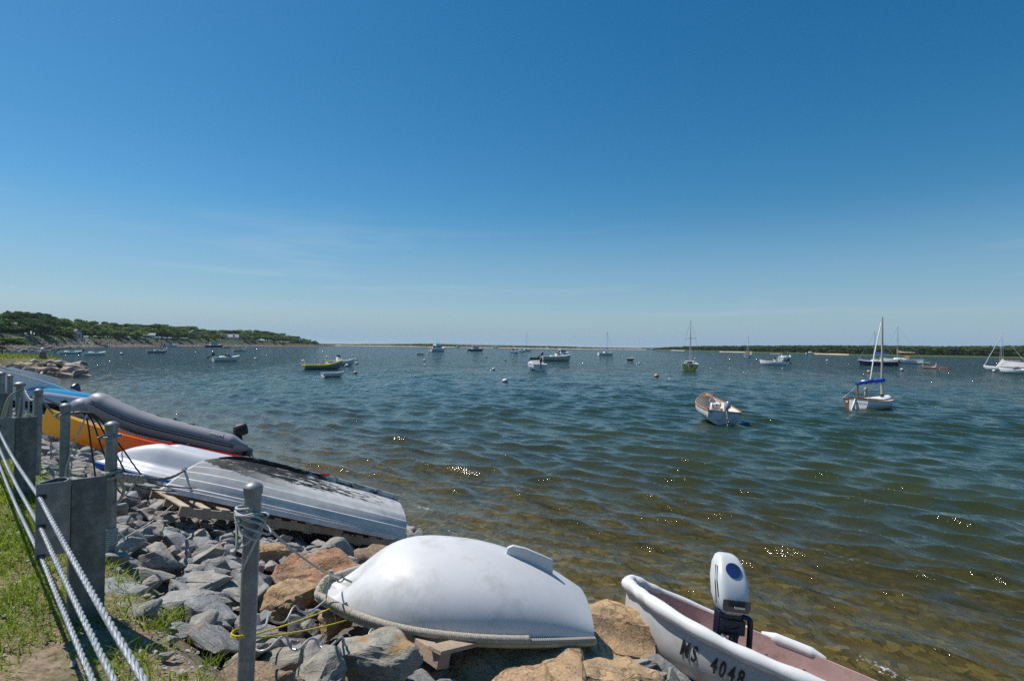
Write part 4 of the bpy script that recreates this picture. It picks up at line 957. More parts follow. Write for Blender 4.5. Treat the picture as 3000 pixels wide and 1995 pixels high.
mb = MB(); mb.loft([[(x, s_ * .42, -.08 + .2 * max(0, (x - 1.6) / 1.5) ** 2) for s_ in (-1, 0, 1)] if False else [(x, -.5 * k_, -.02 + lift_), (x, 0, -.24 * k_ + lift_), (x, .5 * k_, -.02 + lift_)] for x, k_, lift_ in ((0, 1, 0), (1.2, 1, 0), (2.2, .9, .06), (2.9, .5, .2), (3.2, .15, .32))], False); mb.build('rigid_bottom', mat('tan_fibreglass', (.52, .46, .36), .5), dE)
MB().box((.02, 0, .05), (.035, .95, .42)).build('transom', M_galv_d, dE, bevel=.005)
life = smooth_path([(LE * k, hwE, rT + .03 - .035 * (j % 2) + lift_x(LE * k)) for j, k in enumerate(np.linspace(.15, .80, 11))], 5)
MB().tube(life, .008, 6).build('grab_line', M_strake, dE)
for k in (.30, .52): MB().box((LE * k, hwE + .03, rT + .005 + lift_x(LE * k)), (.16, .10, .03)).build('handle', M_strake, dE, bevel=.01)
MB().box((LE * .42, hwE, rT + .03), (.05, .05, .07)).build('oarlock', M_galv_d, dE, bevel=.006)
MB().tube([Vector((LE - .22, hwE - .08 + (rT + .012) * math.cos(a), lift_x(LE - .22) + (rT + .012) * math.sin(a))) for a in np.linspace(0, 2*np.pi, 24, endpoint=False)], .008, 6, True).build('bow_line', M_rope_g, dE)
rv_ = Vector((.30, hwE + rT * .80, rT * .62)); nn = Vector((0, .78, .62))
mb = MB(); mb.box((.30, hwE + rT * .79, rT * .62), (.34, .11, .006), Matrix.Rotation(-math.acos(.62), 3, 'X')); mb.build('name_patch', mat('patch_grey', (.12, .12, .13), .5), dE)
curve_text('maker_lettering', 'AVON', .095, mat('patch_letter', (.6, .6, .6), .5), dE, tuple(rv_ + nn * .012), frame_euler((-1, 0, 0), nn), .002, 1.0)
outboard(dE, (-.10, .1, .24), .82, M_black, M_black, 0.55)

# ------------------------------------------------------------------ boats further along the bank
M_bluegrey = mat('blue_grey_hull', (.27, .33, .40), .45, 0, .05, 3)
fA = hull_fn(5.3, 1.75, .62, um=.4, wt=.85, wb=.05, pb=2.4, zs=0, zb=.18, n=3, rock=.25, rake=.25, dead=.2)
dA = thing('open_skiff', 'long blue-grey skiff nosed up the bank with dark outboard on its stern', 'skiff')
MA = pose_two(dA, tuple(at_y(212, 1156, 22.4)), tuple(at_y(-8, 1090, 18.2)), -.16)
hull_parts(dA, fA, M_bluegrey, mat('pale_inside', (.68, .70, .75), .5), .05, -.30, 24, 9)
MB().tube(around(fA, 22, .0, .01), .035, 8, True).build('gunwale', M_white, dA)
for x in (.9, 2.6): 
    MB().box((x, 0, -.16), (.35, 1.45, .05)).build('thwart', M_bluetrim if x < 1 else M_white, dA, bevel=.01)
outboard(dA, (-.12, 0, .05), 1.0, mat('dark_blue_cowl', (.02, .035, .07), .3), M_black, .75)
MB().box((-.22, .128, .22), (.30, .012, .05), Matrix.Rotation(.75, 3, 'Y')).build('cowl_stripe', mat('red_stripe', (.5, .03, .02), .4), dA)
fB = hull_fn(4.2, 1.6, .6, um=.4, wt=.85, wb=.04, pb=2.2, zs=0, zb=.2, n=3, rock=.2, rake=.2, dead=.2)
dB = thing('white_skiff', 'white skiff half hidden by pipe posts in front of the blue-grey skiff', 'skiff')
pose_two(dB, tuple(at_y(165, 1172, 17.0)), tuple(at_y(-8, 1118, 14.4)), .10); hull_parts(dB, fB, M_white, mat('grey_inside', (.5, .51, .53), .6), .05, -.25, 22, 8)
MB().tube(around(fB, 20, .0, .0), .03, 7, True).build('gunwale', M_white, dB); MB().box((1.9, 0, -.1), (.5, .6, .3)).build('console', M_white, dB, bevel=.02)
dB2 = thing('white_skiff', 'white bow and tilted black outboard of the boat behind the blue-grey skiff', 'skiff')
pose_two(dB2, tuple(at_y(122, 1116, 25.5)), tuple(at_y(8, 1088, 21.0)), 0.0); hull_parts(dB2, fB, M_white, mat('grey_inside', (0, 0, 0)), .05, -.25, 20, 8); MB().tube(around(fB, 20, .0, .0), .03, 7, True).build('gunwale', M_white, dB2)
outboard(dB2, (-.12, 0, .05), .9, M_black, M_black, .7)
dC = thing('upturned_dinghy', 'upturned dinghy with turquoise bottom and white topsides behind the inflatable', 'dinghy')
fC = hull_fn(3.0, 1.25, .46, um=.45, wt=.75, wb=.08, pb=2.2, zs=0, zb=.08, n=2.6, rock=.2, rake=.2, dead=.15)
def c_mat():
    t = NT('turquoise_over_white'); c = t.coords(); sx = t.new('SeparateXYZ'); t.link(c, sx.inputs[0])
    k = t.ramp(t.rng(sx.outputs[0], 0, 2.6), [(0, (.02, .22, .50)), (.6, (.03, .27, .50)), (1, (.04, .36, .42))]); k = t.mix(t.rng(sx.outputs[2], -.30, -.29, 0, 1), k, (.62, .63, .67)); return t.set(col=k, rough=.4)
pose_two(dC, tuple(at_y(312, 1208, 16.6)), tuple(at_y(136, 1186, 15.2)), math.pi + .05); hull_parts(dC, fC, c_mat(), M_black, .02, None, 26, 10); MB().tube(around(fC, 20, .0, .0), .022, 7, True).build('gunwale', M_black, dC)
MB().ball((1.5, -.615, -.1), (.09, .05, .05), 8, 6).build('oarlock', M_black, dC)
dP = thing('weathered_plank', 'tan plank with red painted edge among the stones behind the kayak nose', 'plank'); c = at_slope(92, 1160, .14); dP.matrix_world = plane_m(c, .5, 1.0)
MB().box((0, 0, 0), (1.1, .22, .05)).build('plank', M_wood2, dP, bevel=.004); MB().box((0, .125, .02), (1.1, .03, .07)).build('red_edge', mat('red_paint', (.5, .04, .03), .5), dP)

# ------------------------------------------------------------------ lines, chains, cables
def line(name, pts, r, m, label, cat='rope', group=None, turns=0, closed=False):
    if turns: mb = twist(lambda u: pts[min(len(pts) - 1, int(round(u * (len(pts) - 1))))], len(pts), r, turns)
    else: mb = MB().tube(pts, r, 7, closed)
    o = mb.build(name, m, None, 60); return tag(o, label, cat, group)
t0 = Vector(pipe_top[0]); tr0 = .0375
z_c = t0.z - .13
wrap = coil((t0.x, t0.y), tr0 + .007, z_c - .04, z_c + .04, 5, 20, .004, 1)
loops = []
for k in range(5):
    for a in np.linspace(0, 2*math.pi, 20, endpoint=False):
        rr = tr0 + .012 + (.030 + .008 * k) * max(0, math.cos(a + .9 - .2 * k)) ** 2
        loops.append(t0 + Vector((rr * math.cos(a), rr * math.sin(a), -.115 - .012 * k + (.022 + .006 * k) * math.sin(a * 1.0 + 2.2 + k * .7) - .02 * max(0, math.cos(a + .9)))))
knot0 = t0 + Vector((.085, -.02, -.165))
knotI = ringI + (knot0 - ringI) * .16
moor = [Vector(p) for p in wrap] + smooth_path([Vector(wrap[-1])] + loops[::2] + [knot0], 4)
mb = MB().tube(moor, .0062, 7); mb.tube(sag(knot0, ringI, .035, 30), .0062, 7)
mb.tube(smooth_path([knot0, knot0 + Vector((-.01, -.03, -.05)), knot0 + Vector((-.055, -.03, -.15)), knot0 + Vector((-.085, -.03, -.215))], 6), .006, 7)
mb.tube(smooth_path([Vector(wrap[10]), t0 + Vector((-.02, -.055, -.27)), t0 + Vector((-.055, -.03, -.29)), t0 + Vector((.03, -.055, -.245)), knot0], 8), .0062, 7)
mb.tube(coil((knotI.x, knotI.y), .008, knotI.z - .012, knotI.z + .012, 3, 10), .006, 6); mb.tube(smooth_path([knotI, knotI + Vector((-.01, -.02, -.06)), knotI + Vector((-.03, -.03, -.20))], 6), .0055, 6)
o = mb.build('mooring_line', M_rope_g, None, 60); tag(o, 'grey mooring line knotted on the front pipe and running to the dinghy bow ring', 'rope')
# yellow line round the pipe foot to the dinghy rim
pz = float(at_y(705, 1855, t0.y)[2]); ya = MI @ Vector((fI(.93, 1.)[0], -fI(.93, 1.)[1], .06)); yb = MI @ Vector((fI(.86, 1.)[0], -fI(.86, 1.)[1], .07))
px0 = Vector((t0.x - .012, t0.y, pz))
mb = MB().tube(coil((px0.x, px0.y), tr0 + .006, pz - .004, pz + .012, 2, 18), .0045, 6); mb.tube(sag(px0 + Vector((.03, -.03, 0)), ya, .01), .0045, 6); mb.tube(sag(px0 + Vector((.025, -.036, -.008)), yb, .015), .0045, 6)
mb.tube(sag(ya, ya + Vector((.03, -.02, -.09)), 0), .005, 6); o = mb.build('yellow_line', M_yel, None, 60); tag(o, 'thin yellow line doubled from the pipe foot to the dinghy rim', 'rope')
# coiled grey lock cable over the stones
def over(px, py, lift): return Vector(at_slope(px, py, lift))
zig = [over(735, 1880, .10), over(755, 1905, .12), over(785, 1900, .14), over(815, 1872, .17), over(838, 1862, .17), over(850, 1893, .12), over(872, 1902, .12), over(905, 1872, .16), over(925, 1872, .16), over(938, 1893, .13), over(962, 1896, .14), over(1000, 1866, .18), over(1010, 1885, .14), over(1022, 1900, .10)]
zig2 = [over(735, 1850, .14), over(775, 1835, .15), over(787, 1803, .18), over(800, 1820, .15), over(835, 1820, .14), over(862, 1775, .20), over(880, 1790, .17), over(910, 1790, .16), over(955, 1757, .22)]
mb = MB().tube(smooth_path(zig, 8), .0065, 7); mb.tube(smooth_path(zig2, 8), .006, 7)
mb.tube(smooth_path([over(1075, 1870, .12), over(1090, 1842, .16), over(1105, 1862, .13), over(1135, 1868, .13)], 8), .006, 7)
o = mb.build('lock_cable', mat('clear_coated_cable', (.42, .42, .42), .35, .4, .1), None, 60); tag(o, 'grey coiled lock cable snaking over the stones below the dinghy', 'cable')
# knotted rope to the lapstrake boat
t1 = Vector(pipe_top[1]); k1 = t1 + Vector((.04, -.01, -.36)); pts = sag(k1 + Vector((.12, .1, -.05)), eyeH, .05, 50)
o = line('bow_rope', pts, .014, M_rope_d, 'dark laid rope knotted to the second pipe and tied to the lapstrake bow', turns=14)
mb = MB().tube(coil((t1.x, t1.y), .047, t1.z - .42, t1.z - .32, 2.5, 16, .01, 4), .012, 7); mb.tube([k1 + Vector((.02 + .11 * u, -.02 + .13 * u, -.02 - .05 * u)) + Vector((0, 0, .025 * math.sin(u * 22))) for u in np.linspace(0, 1, 36)], .017, 7)
mb.tube([k1 + Vector((.02 + .11 * u, -.02 + .13 * u, -.02 - .05 * u)) + Vector((0, .01, -.025 * math.sin(u * 22))) for u in np.linspace(0, 1, 36)], .015, 7)
mb.tube(smooth_path([t1 + Vector((.045, 0, -.4)), t1 + Vector((.08, .02, -.47)), t1 + Vector((.07, .0, -.55)), t1 + Vector((.045, -.02, -.58))], 6), .011, 7)
o = mb.build('rope_knot', M_rope, None, 60); tag(o, 'frayed tan knot and hitches round the second pipe', 'rope')
mb = MB().tube(coil((t1.x, t1.y), .042, t1.z - .88, t1.z - .76, 9, 16, .003, 6), .0055, 6); mb.tube(smooth_path([t1 + Vector((.04, 0, -.78)), t1 + Vector((.09, .02, -.86)), t1 + Vector((.03, -.05, -.98))], 6), .0055, 6)
a_ = hl_pt(.93, -.1, .2); mb.tube(sag(t1 + Vector((.05, .02, -.86)), a_, .03), .005, 6); o = mb.build('thin_line', M_rope_g, None, 60); tag(o, 'thin grey line coiled low on the second pipe and led to the pallet', 'rope')
# hanging black lines at the third pipe
t2 = Vector(pipe_top[2]); n2 = t2 + Vector((.12, .03, -.07))
mb = MB()
for dx_, dz_, back in ((.16, -.86, .05), (.30, -.80, .10), (.42, -.74, .15), (.52, -.72, .2)):
    mb.tube(smooth_path([t2 + Vector((.03, 0, -.08)), n2 + Vector((dx_ * .15, back * .3, -.02)), n2 + Vector((dx_ * .55, back * .6, dz_ * .45)), n2 + Vector((dx_ * 1.0, back, dz_ * .93)), n2 + Vector((dx_ * 1.6 + .1, back + .05, dz_ * 1.02))], 8), .0075, 6)
o = mb.build('black_lines', M_black, None, 60); tag(o, 'bundle of black lines hanging from the third pipe over the stones', 'rope')
mb = MB().tube(smooth_path([n2 + Vector((.05, 0, -.02)), n2 + Vector((-.06, -.04, -.35)), n2 + Vector((-.09, -.06, -.62)), n2 + Vector((.02, -.06, -.80)), n2 + Vector((.25, -.04, -.85)), n2 + Vector((.42, 0, -.74)), n2 + Vector((.50, .05, -.60))], 10), .0075, 7)
o = mb.build('grey_cable_loop', mat('clear_coated_cable', (0, 0, 0)), None, 60); tag(o, 'grey plastic-coated cable looping down from the third pipe', 'cable')
def chain(name, pts, label, r=.006):
    L_ = .035; P = [Vector(p) for p in pts]; acc = [0]; mb = MB()
    for a, b in zip(P, P[1:]): acc.append(acc[-1] + (b - a).length)
    n = int(acc[-1] / (L_ * .74)); link_ = [(.5 * L_ * math.cos(a) * 1.0, .30 * L_ * math.sin(a), 0) for a in np.linspace(0, 2*np.pi, 10, endpoint=False)]
    for i in range(n):
        s_ = acc[-1] * (i + .5) / n; k = max(0, int(np.searchsorted(acc, s_)) - 1); c = P[k].lerp(P[k+1], (s_ - acc[k]) / max(1e-6, acc[k+1] - acc[k])); d = (P[k+1] - P[k]).normalized()
        m = d.to_track_quat('X', 'Z').to_matrix() @ Matrix.Rotation(math.pi/2 * (i % 2), 3, 'X'); mb.tube([c + m @ Vector(q) for q in link_], r * .8, 5, True)
    o = mb.build(name, M_galv, None, 60); return tag(o, label, 'chain')
t3 = Vector(pipe_top[3]); t4 = Vector(pipe_top[4]); kb = MF @ Vector((LF * .93, 0, .40)); kc = MF @ Vector((LF * .62, .1, .33))
chain('chain', sag(t4 + Vector((.06, -.02, -.07)), t3 + Vector((-.03, 0, -.10)), .06, 20) + sag(t3 + Vector((.05, .0, -.10)), kb, .10, 20)[1:], 'galvanized chain slung from the mushroom-capped pipe to the kayak nose')
chain('chain', sag(t3 + Vector((.05, .03, -.09)), kc, .08, 30), 'chain running along the top of the yellow kayak')
chain('chain', sag(at_y(150, 1278, 7.0), at_y(150, 1345, 7.0), 0, 12), 'short chain dangling below the yellow kayak nose')
mb = MB()
for k in range(4):
    a = t4 + Vector((-.05 + .03 * k, -.03, -.06)); mb.tube(smooth_path([t4 + Vector((.03, -.04, -.07)), a + Vector((-.06 - .02 * k, -.02, -.12)), a + Vector((-.13 - .015 * k, -.03, -.42)), a + Vector((-.05, -.02, -.56)), a + Vector((.07 + .03 * k, -.03, -.34)), a + Vector((.10 + .02 * k, -.03, -.10))], 8), .009, 6)
o = mb.build('hanging_cables', mat('clear_coated_cable', (0, 0, 0)), None, 60); tag(o, 'loops of grey cable hung on the mushroom-capped pipe', 'cable')
# ------------------------------------------------------------------ distant land
def y_hor(px): return 1013 + (px - 1500) * math.tan(ROLL)
def interp(px, tab): return float(np.interp(px, [a for a, b in tab], [b for a, b in tab]))
def shore_dist(px, tab): return F_PX * CAM_Z / max(4.0, interp(px, tab) - y_hor(px))
SH_L = [(-700, 1075), (-300, 1040), (0, 1027), (100, 1021), (200, 1017.5), (350, 1016), (500, 1015), (650, 1014), (800, 1014), (900, 1014), (985, 1014.2)]
SH_C = [(860, 1011.2), (985, 1012.6), (1200, 1015.6), (1500, 1020), (1700, 1023), (1890, 1025)]
SH_R = [(1880, 1024.3), (2115, 1031), (2380, 1037), (2480, 1040), (3000, 1049), (3300, 1054), (3900, 1066)]
def land_mat(name, veg, sand, rock, z0, z1, z2):
    t = NT(name); g = t.new('NewGeometry'); sx = t.new('SeparateXYZ'); t.link(g.outputs['Position'], sx.inputs[0])
    n = t.noise(g.outputs['Position'], .35, 6, .7); n2 = t.noise(g.outputs['Position'], .08, 3)
    z = t.math('ADD', sx.outputs[2], t.math('MULTIPLY', t.math('SUBTRACT', n, .5), 1.2))
    vor = t.new('TexVoronoi'); vor.inputs['Scale'].default_value = .9; t.link(g.outputs['Position'], vor.inputs['Vector'])
    rk = t.mix(t.rng(vor.outputs['Distance'], .1, .6), rock, tuple(q * .3 for q in rock)); rk = t.mix(t.rng(n, .4, .6), rk, tuple(q * .7 for q in rock))
    vg = t.mix(t.rng(n, .35, .65), veg, tuple(q * .55 for q in veg))
    k = t.mix(t.rng(z, z0, z0 + .3), sand, rk); k = t.mix(t.rng(z, z1, z1 + .5), k, vg); return t.set(col=k, rough=.95, spec=.1)
def land_strip(name, tab, px0, px1, step, prof, m, lab, sc=lambda px: (1., 1.)):
    """prof: (metres inland, height) pairs; inland runs along the line of sight"""
    rows = []
    for px in np.arange(px0, px1 + 1, step):
        Y = shore_dist(px, tab); row = []
        kd, kz_ = sc(px)
        for d, z in prof:
            if z > .5: z = .5 + (z - .5) * kz_
            p = at_y(px, y_hor(px), Y + d * kd); row.append((p[0], p[1], z + (.25 * noise.noise(Vector((p[0] * .06, p[1] * .06, d * .1))) * min(4., abs(z)) if z > .3 else 0)))
        rows.append(row)
    V = np.array(rows); n0, n1, _ = V.shape; ii = np.arange(n0 * n1).reshape(n0, n1); fq = np.stack([ii[:-1, :-1], ii[1:, :-1], ii[1:, 1:], ii[:-1, 1:]], -1).reshape(-1, 4)
    return tag(link(name, np_mesh(name, V.reshape(-1, 3), fq, None, m)), lab, kind='structure')
M_landL = land_mat('bluff', (.05, .095, .02), (.25, .205, .15), (.17, .13, .09), .10, 2.0, 9)
land_strip('bluff', SH_L, -700, 985, 12, [(-6, -.6), (0, .0), (5, .7), (9, 1.0), (14, 2.6), (19, 4.0), (30, 4.4), (70, 4.8), (400, 7)], M_landL, 'stone-faced bluff along the shore under the trees', lambda px: (float(np.interp(px, [750, 985], [1, .12])), float(np.interp(px, [740, 900, 985], [1, .25, .0]))))
M_landC = land_mat('spit', (.06, .085, .03), (.36, .32, .25), (.30, .27, .18), .5, .75, 9)
land_strip('spit', SH_C, 860, 1900, 15, [(-10, -.6), (0, .15), (10, .8), (40, 1.1), (120, 1.4), (500, 1.6)], M_landC, 'low sandy spit closing the bay')
M_landR = land_mat('wooded_shore', (.05, .085, .02), (.075, .105, .03), (.06, .09, .03), .42, .55, 9)
land_strip('wooded_shore', SH_R, 1880, 3900, 15, [(-8, -.6), (0, .1), (4, .55), (10, .8), (40, 1.2), (300, 3)], M_landR, 'low shore under the long wood')
M_sand = mat('pale_sand', (.50, .40, .28), .95, 0, .1, .3)
for a_, b_, nm in ((2108, 2205, 'sand strip below the wood left of the T-top boat'), (2375, 2492, 'sand strip below the wood behind the navy sloop'), (1965, 2010, 'thin sand strip at the wood end')):
    land_strip('beach', SH_R, a_, b_, 8, [(-1.0, -.1), (0.3, .35), (4, .62), (6, .4)], M_sand, nm)
ridge = [(1050, 4200, 5), (1150, 4200, 9), (1250, 4300, 13), (1330, 4300, 12), (1420, 4400, 10), (1560, 4400, 7), (1700, 4400, 3)]
rows = []
for px, Y, z in ridge:
    a = at_y(px, y_hor(px), Y); b = at_y(px, y_hor(px), Y + 600); rows.append([(a[0], a[1], -1), (a[0], a[1] + 120, z * .8), (a[0], a[1] + 300, z), (b[0], b[1], -1)])
mb = MB(); mb.loft(rows, False); tag(mb.build('hills', mat('far_woods', (.03, .05, .025), .95)), 'faint low ridge far across the bay', kind='structure')

# ------------------------------------------------------------------ foliage
def foliage_mat(name, a, b):
    t = NT(name); oi = t.new('ObjectInfo'); g = t.new('NewGeometry'); n = t.noise(g.outputs['Position'], .55, 3, .6)
    k = t.mix(t.rng(n, .3, .7), a, b); k = t.mix(t.rng(oi.outputs['Random'], .5, 0, 0, .6), k, tuple(q * .45 for q in a)); k = t.mix(t.rng(oi.outputs['Random'], .6, 1, 0, .5), k, tuple(min(1, q * 1.5) for q in b)); m_ = t.set(col=k, rough=.7, spec=.2)
    df = t.new('BsdfTranslucent'); t.link(k, df.inputs['Color']); mx = t.new('MixShader'); mx.inputs[0].default_value = .3; t.link(t.bsdf.outputs[0], mx.inputs[1]); t.link(df.outputs[0], mx.inputs[2]); t.link(mx.outputs[0], t.out.inputs[0]); return m_
M_pine = foliage_mat('dark_pine_needles', (.040, .080, .026), (.070, .125, .035)); M_leaf = foliage_mat('broad_leaves', (.075, .15, .026), (.13, .21, .042)); M_pale = foliage_mat('pale_leaves', (.13, .21, .05), (.19, .27, .07))
M_bark = mat('bark', (.10, .075, .055), .9, 0, .3, 6)
def crown_arrays(seed, shape, n_lobe, n_leaf, size):
    r_ = np.random.RandomState(seed); V = []; F = []; off = 0
    for _ in range(n_lobe):
        th = r_.uniform(0, 6.28); rr = math.sqrt(r_.uniform(.02, 1)) * .72; zz = r_.uniform(-.55, .62) if shape != 'flat' else r_.uniform(-.25, .5)
        k = math.sqrt(max(.12, 1 - zz * zz)); c = np.array([math.cos(th) * rr * k, math.sin(th) * rr * k, zz]); R_ = r_.uniform(.22, .40)
        d = r_.normal(size=(n_leaf, 3)); d /= np.linalg.norm(d, axis=1)[:, None]; d[:, 2] = np.abs(d[:, 2]) * .9 - .25
        P = c + d * R_ * r_.uniform(.65, 1.08, (n_leaf, 1)) * (np.array([1, 1, .55]) if shape == 'flat' else np.array([1, 1, .8]))
        a = r_.normal(size=(n_leaf, 3)); a -= d * (a * d).sum(1)[:, None] * .7; a /= np.linalg.norm(a, axis=1)[:, None]; b = np.cross(d, a); b /= np.linalg.norm(b, axis=1)[:, None]
        s_ = size * r_.uniform(.6, 1.4, (n_leaf, 1))
        V.append(np.stack([P - a*s_ - b*s_*.6, P + a*s_ - b*s_*.7, P + a*s_*.8 + b*s_*.7, P - a*s_*.9 + b*s_*.6], 1).reshape(-1, 3)); F.append(np.arange(n_leaf * 4).reshape(-1, 4) + off); off += n_leaf * 4
    return np.concatenate(V), np.concatenate(F)
def crown_mesh(seed, shape, m, n_lobe=20, n_leaf=54, size=.095): 
    V, F = crown_arrays(seed, shape, n_lobe, n_leaf, size); return np_mesh('crown', V, F, None, m, False)
CR = {'pine': [crown_mesh(10 + i, 'flat', M_pine, 18) for i in range(4)], 'leafy': [crown_mesh(20 + i, 'round', M_leaf, 20) for i in range(4)], 'pale': [crown_mesh(30 + i, 'round', M_pale, 20) for i in range(3)]}
def trunk_mesh(seed):
    r_ = random.Random(seed); mb = MB(); mb.tube([(0, 0, 0), (.03, .01, .35), (.0, .04, .7), (.05, 0, 1)], lambda i: .055 - .012 * i, 7)
    for k in range(4):
        a = r_.uniform(0, 6.28); z = r_.uniform(.45, .8); mb.tube([(0, 0, z), (.16 * math.cos(a), .16 * math.sin(a), z + .14), (.30 * math.cos(a), .30 * math.sin(a), z + .34)], lambda i: .026 - .007 * i, 5)
    return mb.mesh('trunk', M_bark, 60)
TR = [trunk_mesh(i) for i in range(3)]
def tree(kind, p, H, W, label, group):
    t = thing({'pine': 'pine_tree', 'leafy': 'leafy_tree', 'pale': 'pale_tree'}[kind], label, 'tree', p, (0, 0, random.uniform(0, 6.28)), group)
    ch = H * .36 if kind == 'pine' else H * .46
    o = link('trunk', random.choice(TR), t); o.scale = (H * .55, H * .55, H * .72)
    o = link('crown', random.choice(CR[kind]), t); o.location = (0, 0, H - ch); o.scale = (W / 2, W / 2 * random.uniform(.85, 1.1), ch)
    return t
ENV = [(-300, 905), (0, 914), (60, 920), (100, 909), (150, 928), (215, 938), (300, 948), (400, 953), (500, 952), (560, 959), (620, 974), (660, 971), (740, 971), (800, 975), (850, 985), (880, 992), (905, 999), (935, 1005)]
LAND = [(-60, 'the frame edge'), (15, 'the big grey house'), (145, 'the house hidden in pines'), (213, 'the gabled cottage'), (330, 'the brown shore stairs'), (395, 'the tiny cottage'), (438, 'the low white cottage'), (568, 'the porch house'), (670, 'the wide white house'), (800, 'the house on the point'), (890, 'the end of the point')]
HOUSE_PX = [(15, 30), (145, 14), (213, 20), (395, 10), (438, 12), (568, 16), (672, 28)]
rr = random.Random(21); ords = ['nearest', 'second', 'third', 'fourth', 'fifth', 'sixth', 'seventh', 'eighth', 'ninth', 'tenth']
seen_lab = {}
def tree_label(kind, row, px):
    nm, dx_ = min(((n_, px - x) for x, n_ in LAND), key=lambda a: abs(a[1])); side = 'right of' if dx_ >= 0 else 'left of'
    k = (kind, row, nm, side); seen_lab.setdefault(k, []).append(1); i = len(seen_lab[k]) - 1
    kd = {'pine': 'dark flat-topped pine', 'leafy': 'green leafy tree', 'pale': 'pale green tree'}[kind]; rw = ('at the bluff edge', 'in the middle row', 'on the skyline row')[row]
    return f'{kd} {rw}, {ords[min(i, 9)]} one {side} {nm}'
trees = []
for row, (d0, k0, step, w0) in enumerate(((24, .62, 16, 8.0), (42, .84, 17, 9.5), (70, 1.09, 17, 12.0))):
    px = -40.0
    while px < 925:
        trees.append((row, px + rr.uniform(-7, 7), d0 + rr.uniform(-4, 6), k0 * rr.uniform(.86, 1.06), w0 * rr.uniform(.85, 1.2))); px += step * rr.uniform(.7, 1.25) * (1 - .35 * px / 900)
for row, px, d, k, w in sorted(trees, key=lambda t_: (t_[0], min(abs(t_[1] - x) for x, _ in LAND))):
    if row == 0 and any(abs(px - hx) < hw * .7 for hx, hw in HOUSE_PX): continue
    if row == 1 and any(abs(px - hx) < hw * .7 for hx, hw in HOUSE_PX if hx not in (15, 145)): continue
    Y = shore_dist(px, SH_L) + d; p = at_y(px, y_hor(px), Y); gz = 4.3 + max(0, d - 30) * .008
    if px > 800: gz = np.interp(px, [800, 905], [3.5, 1.2])
    top = 3 + (y_hor(px) - interp(px, ENV) + 4) / F_PX * Y * k
    H = max(2.0, top - gz + .6); kind = rr.choices(['pine', 'leafy', 'pale'], (5, 3, .4) if px < 190 else (2, 5, 2) if row < 2 else (3, 5, .5))[0]
    W = min(w * (Y / 240) ** .6, H * 1.9)
    tree(kind, (p[0], p[1], gz - .6), H + .0, max(W, 2.5), tree_label(kind, row, px), 'trees along the bluff')
# lone bare-topped pine on the skyline
Y = 250; p = at_y(22, y_hor(22), Y); tree('pine', (p[0], p[1], 4.4), 3 + (y_hor(22) - 893) / F_PX * Y - 4.4, 4.2, 'tall thin pine sticking up above the others by the frame edge', 'trees along the bluff')
# shrubs
def bush(px, Y, z, W, H, m, lab, seed):
    p = at_y(px, y_hor(px), Y); V, F = crown_arrays(seed, 'round', 14, 60, .09); V[:, 2] = V[:, 2] * .5 + .35
    o = link('shrub', np_mesh('shrub', V * np.array([W / 2, W / 2, H]), F, None, m, False)); o.location = (p[0], p[1], z); tag(o, lab, 'shrub', 'shrubs along the shore')
for a in ((20, 150, 1.2, 11, 3.0, M_leaf, 'long green hedge above the cove beach by the frame edge', 1), (58, 158, 1.2, 6, 2.6, M_leaf, 'rounded dark shrub ending the hedge above the cove', 2), (112, 212, 1.6, 7, 2.2, M_leaf, 'green shrub on the stone slope behind the stone beacon', 3),
          (200, 243, 3.8, 6, 1.6, M_pale, 'small yellowish shrub left of the gabled cottage', 4), (285, 252, 3.4, 9, 1.6, M_pale, 'bright green shrub strip right of the white stairs', 5), (350, 300, 3.2, 10, 3.0, M_pale, 'wide pale shrub between the brown stairs and tiny cottage', 6),
          (565, 372, 2.0, 16, 2.2, M_pale, 'bright shrubs below the porch house', 7), (735, 480, 1.5, 40, 1.8, M_leaf, 'low green shrub row right of the wide white house', 8), (925, 600, .7, 12, 2.8, M_leaf, 'small shrub out on the point tip', 9), (950, 620, .7, 16, 2.0, M_leaf, 'last low shrub at the end of the point', 10), (975, 640, .7, 10, 1.4, M_leaf, 'tiny shrub beyond the last low shrub', 11)):
    bush(*a)
def wood(name, tab, px0, px1, n, env, dmax, lab, m, base_z, w=7., leaf=26, seed=1):
    r_ = np.random.RandomState(seed); VV, FF, off = [], [], 0; prot = [crown_arrays(900 + i, 'round', 7, leaf, .15) for i in range(5)]
    for i in range(n):
        px = r_.uniform(px0, px1); d = 8 + dmax * r_.rand() ** 1.3; Y = shore_dist(px, tab) + d; p = at_y(px, y_hor(px), Y)
        top = 3 + (y_hor(px) - interp(px, env)) / F_PX * Y * 1.0
        top = base_z + (top - base_z) * (r_.uniform(.55, .9) if d < 22 else r_.uniform(.86, 1.04)); H = max(.8, top - base_z); V, F = prot[i % 5]
        a = r_.uniform(0, 6.28); c, s_ = math.cos(a), math.sin(a); V = V @ np.array([[c, s_, 0], [-s_, c, 0], [0, 0, 1]]); ww = w * r_.uniform(.7, 1.3) * min(1.3, .4 + H / 7)
        VV.append(V * np.array([ww / 2, ww / 2, H * .56]) + np.array([p[0], p[1], base_z + H * .46])); FF.append(F + off); off += len(V)
    return tag(link(name, np_mesh(name, np.concatenate(VV), np.concatenate(FF), None, m, False)), lab, kind='stuff')
M_wood_r = foliage_mat('far_wood_leaves', (.042, .078, .024), (.075, .125, .03))
wood('far_woods', SH_R, 1890, 3700, 1500, [(1890, 1022.0), (1950, 1016), (2030, 1012.5), (2100, 1011.5), (2500, 1010), (2800, 1012.5), (3000, 1010), (3700, 1008)], 60, 'long dark green wood on the low shore across the bay', M_wood_r, 1.0, 7.5)
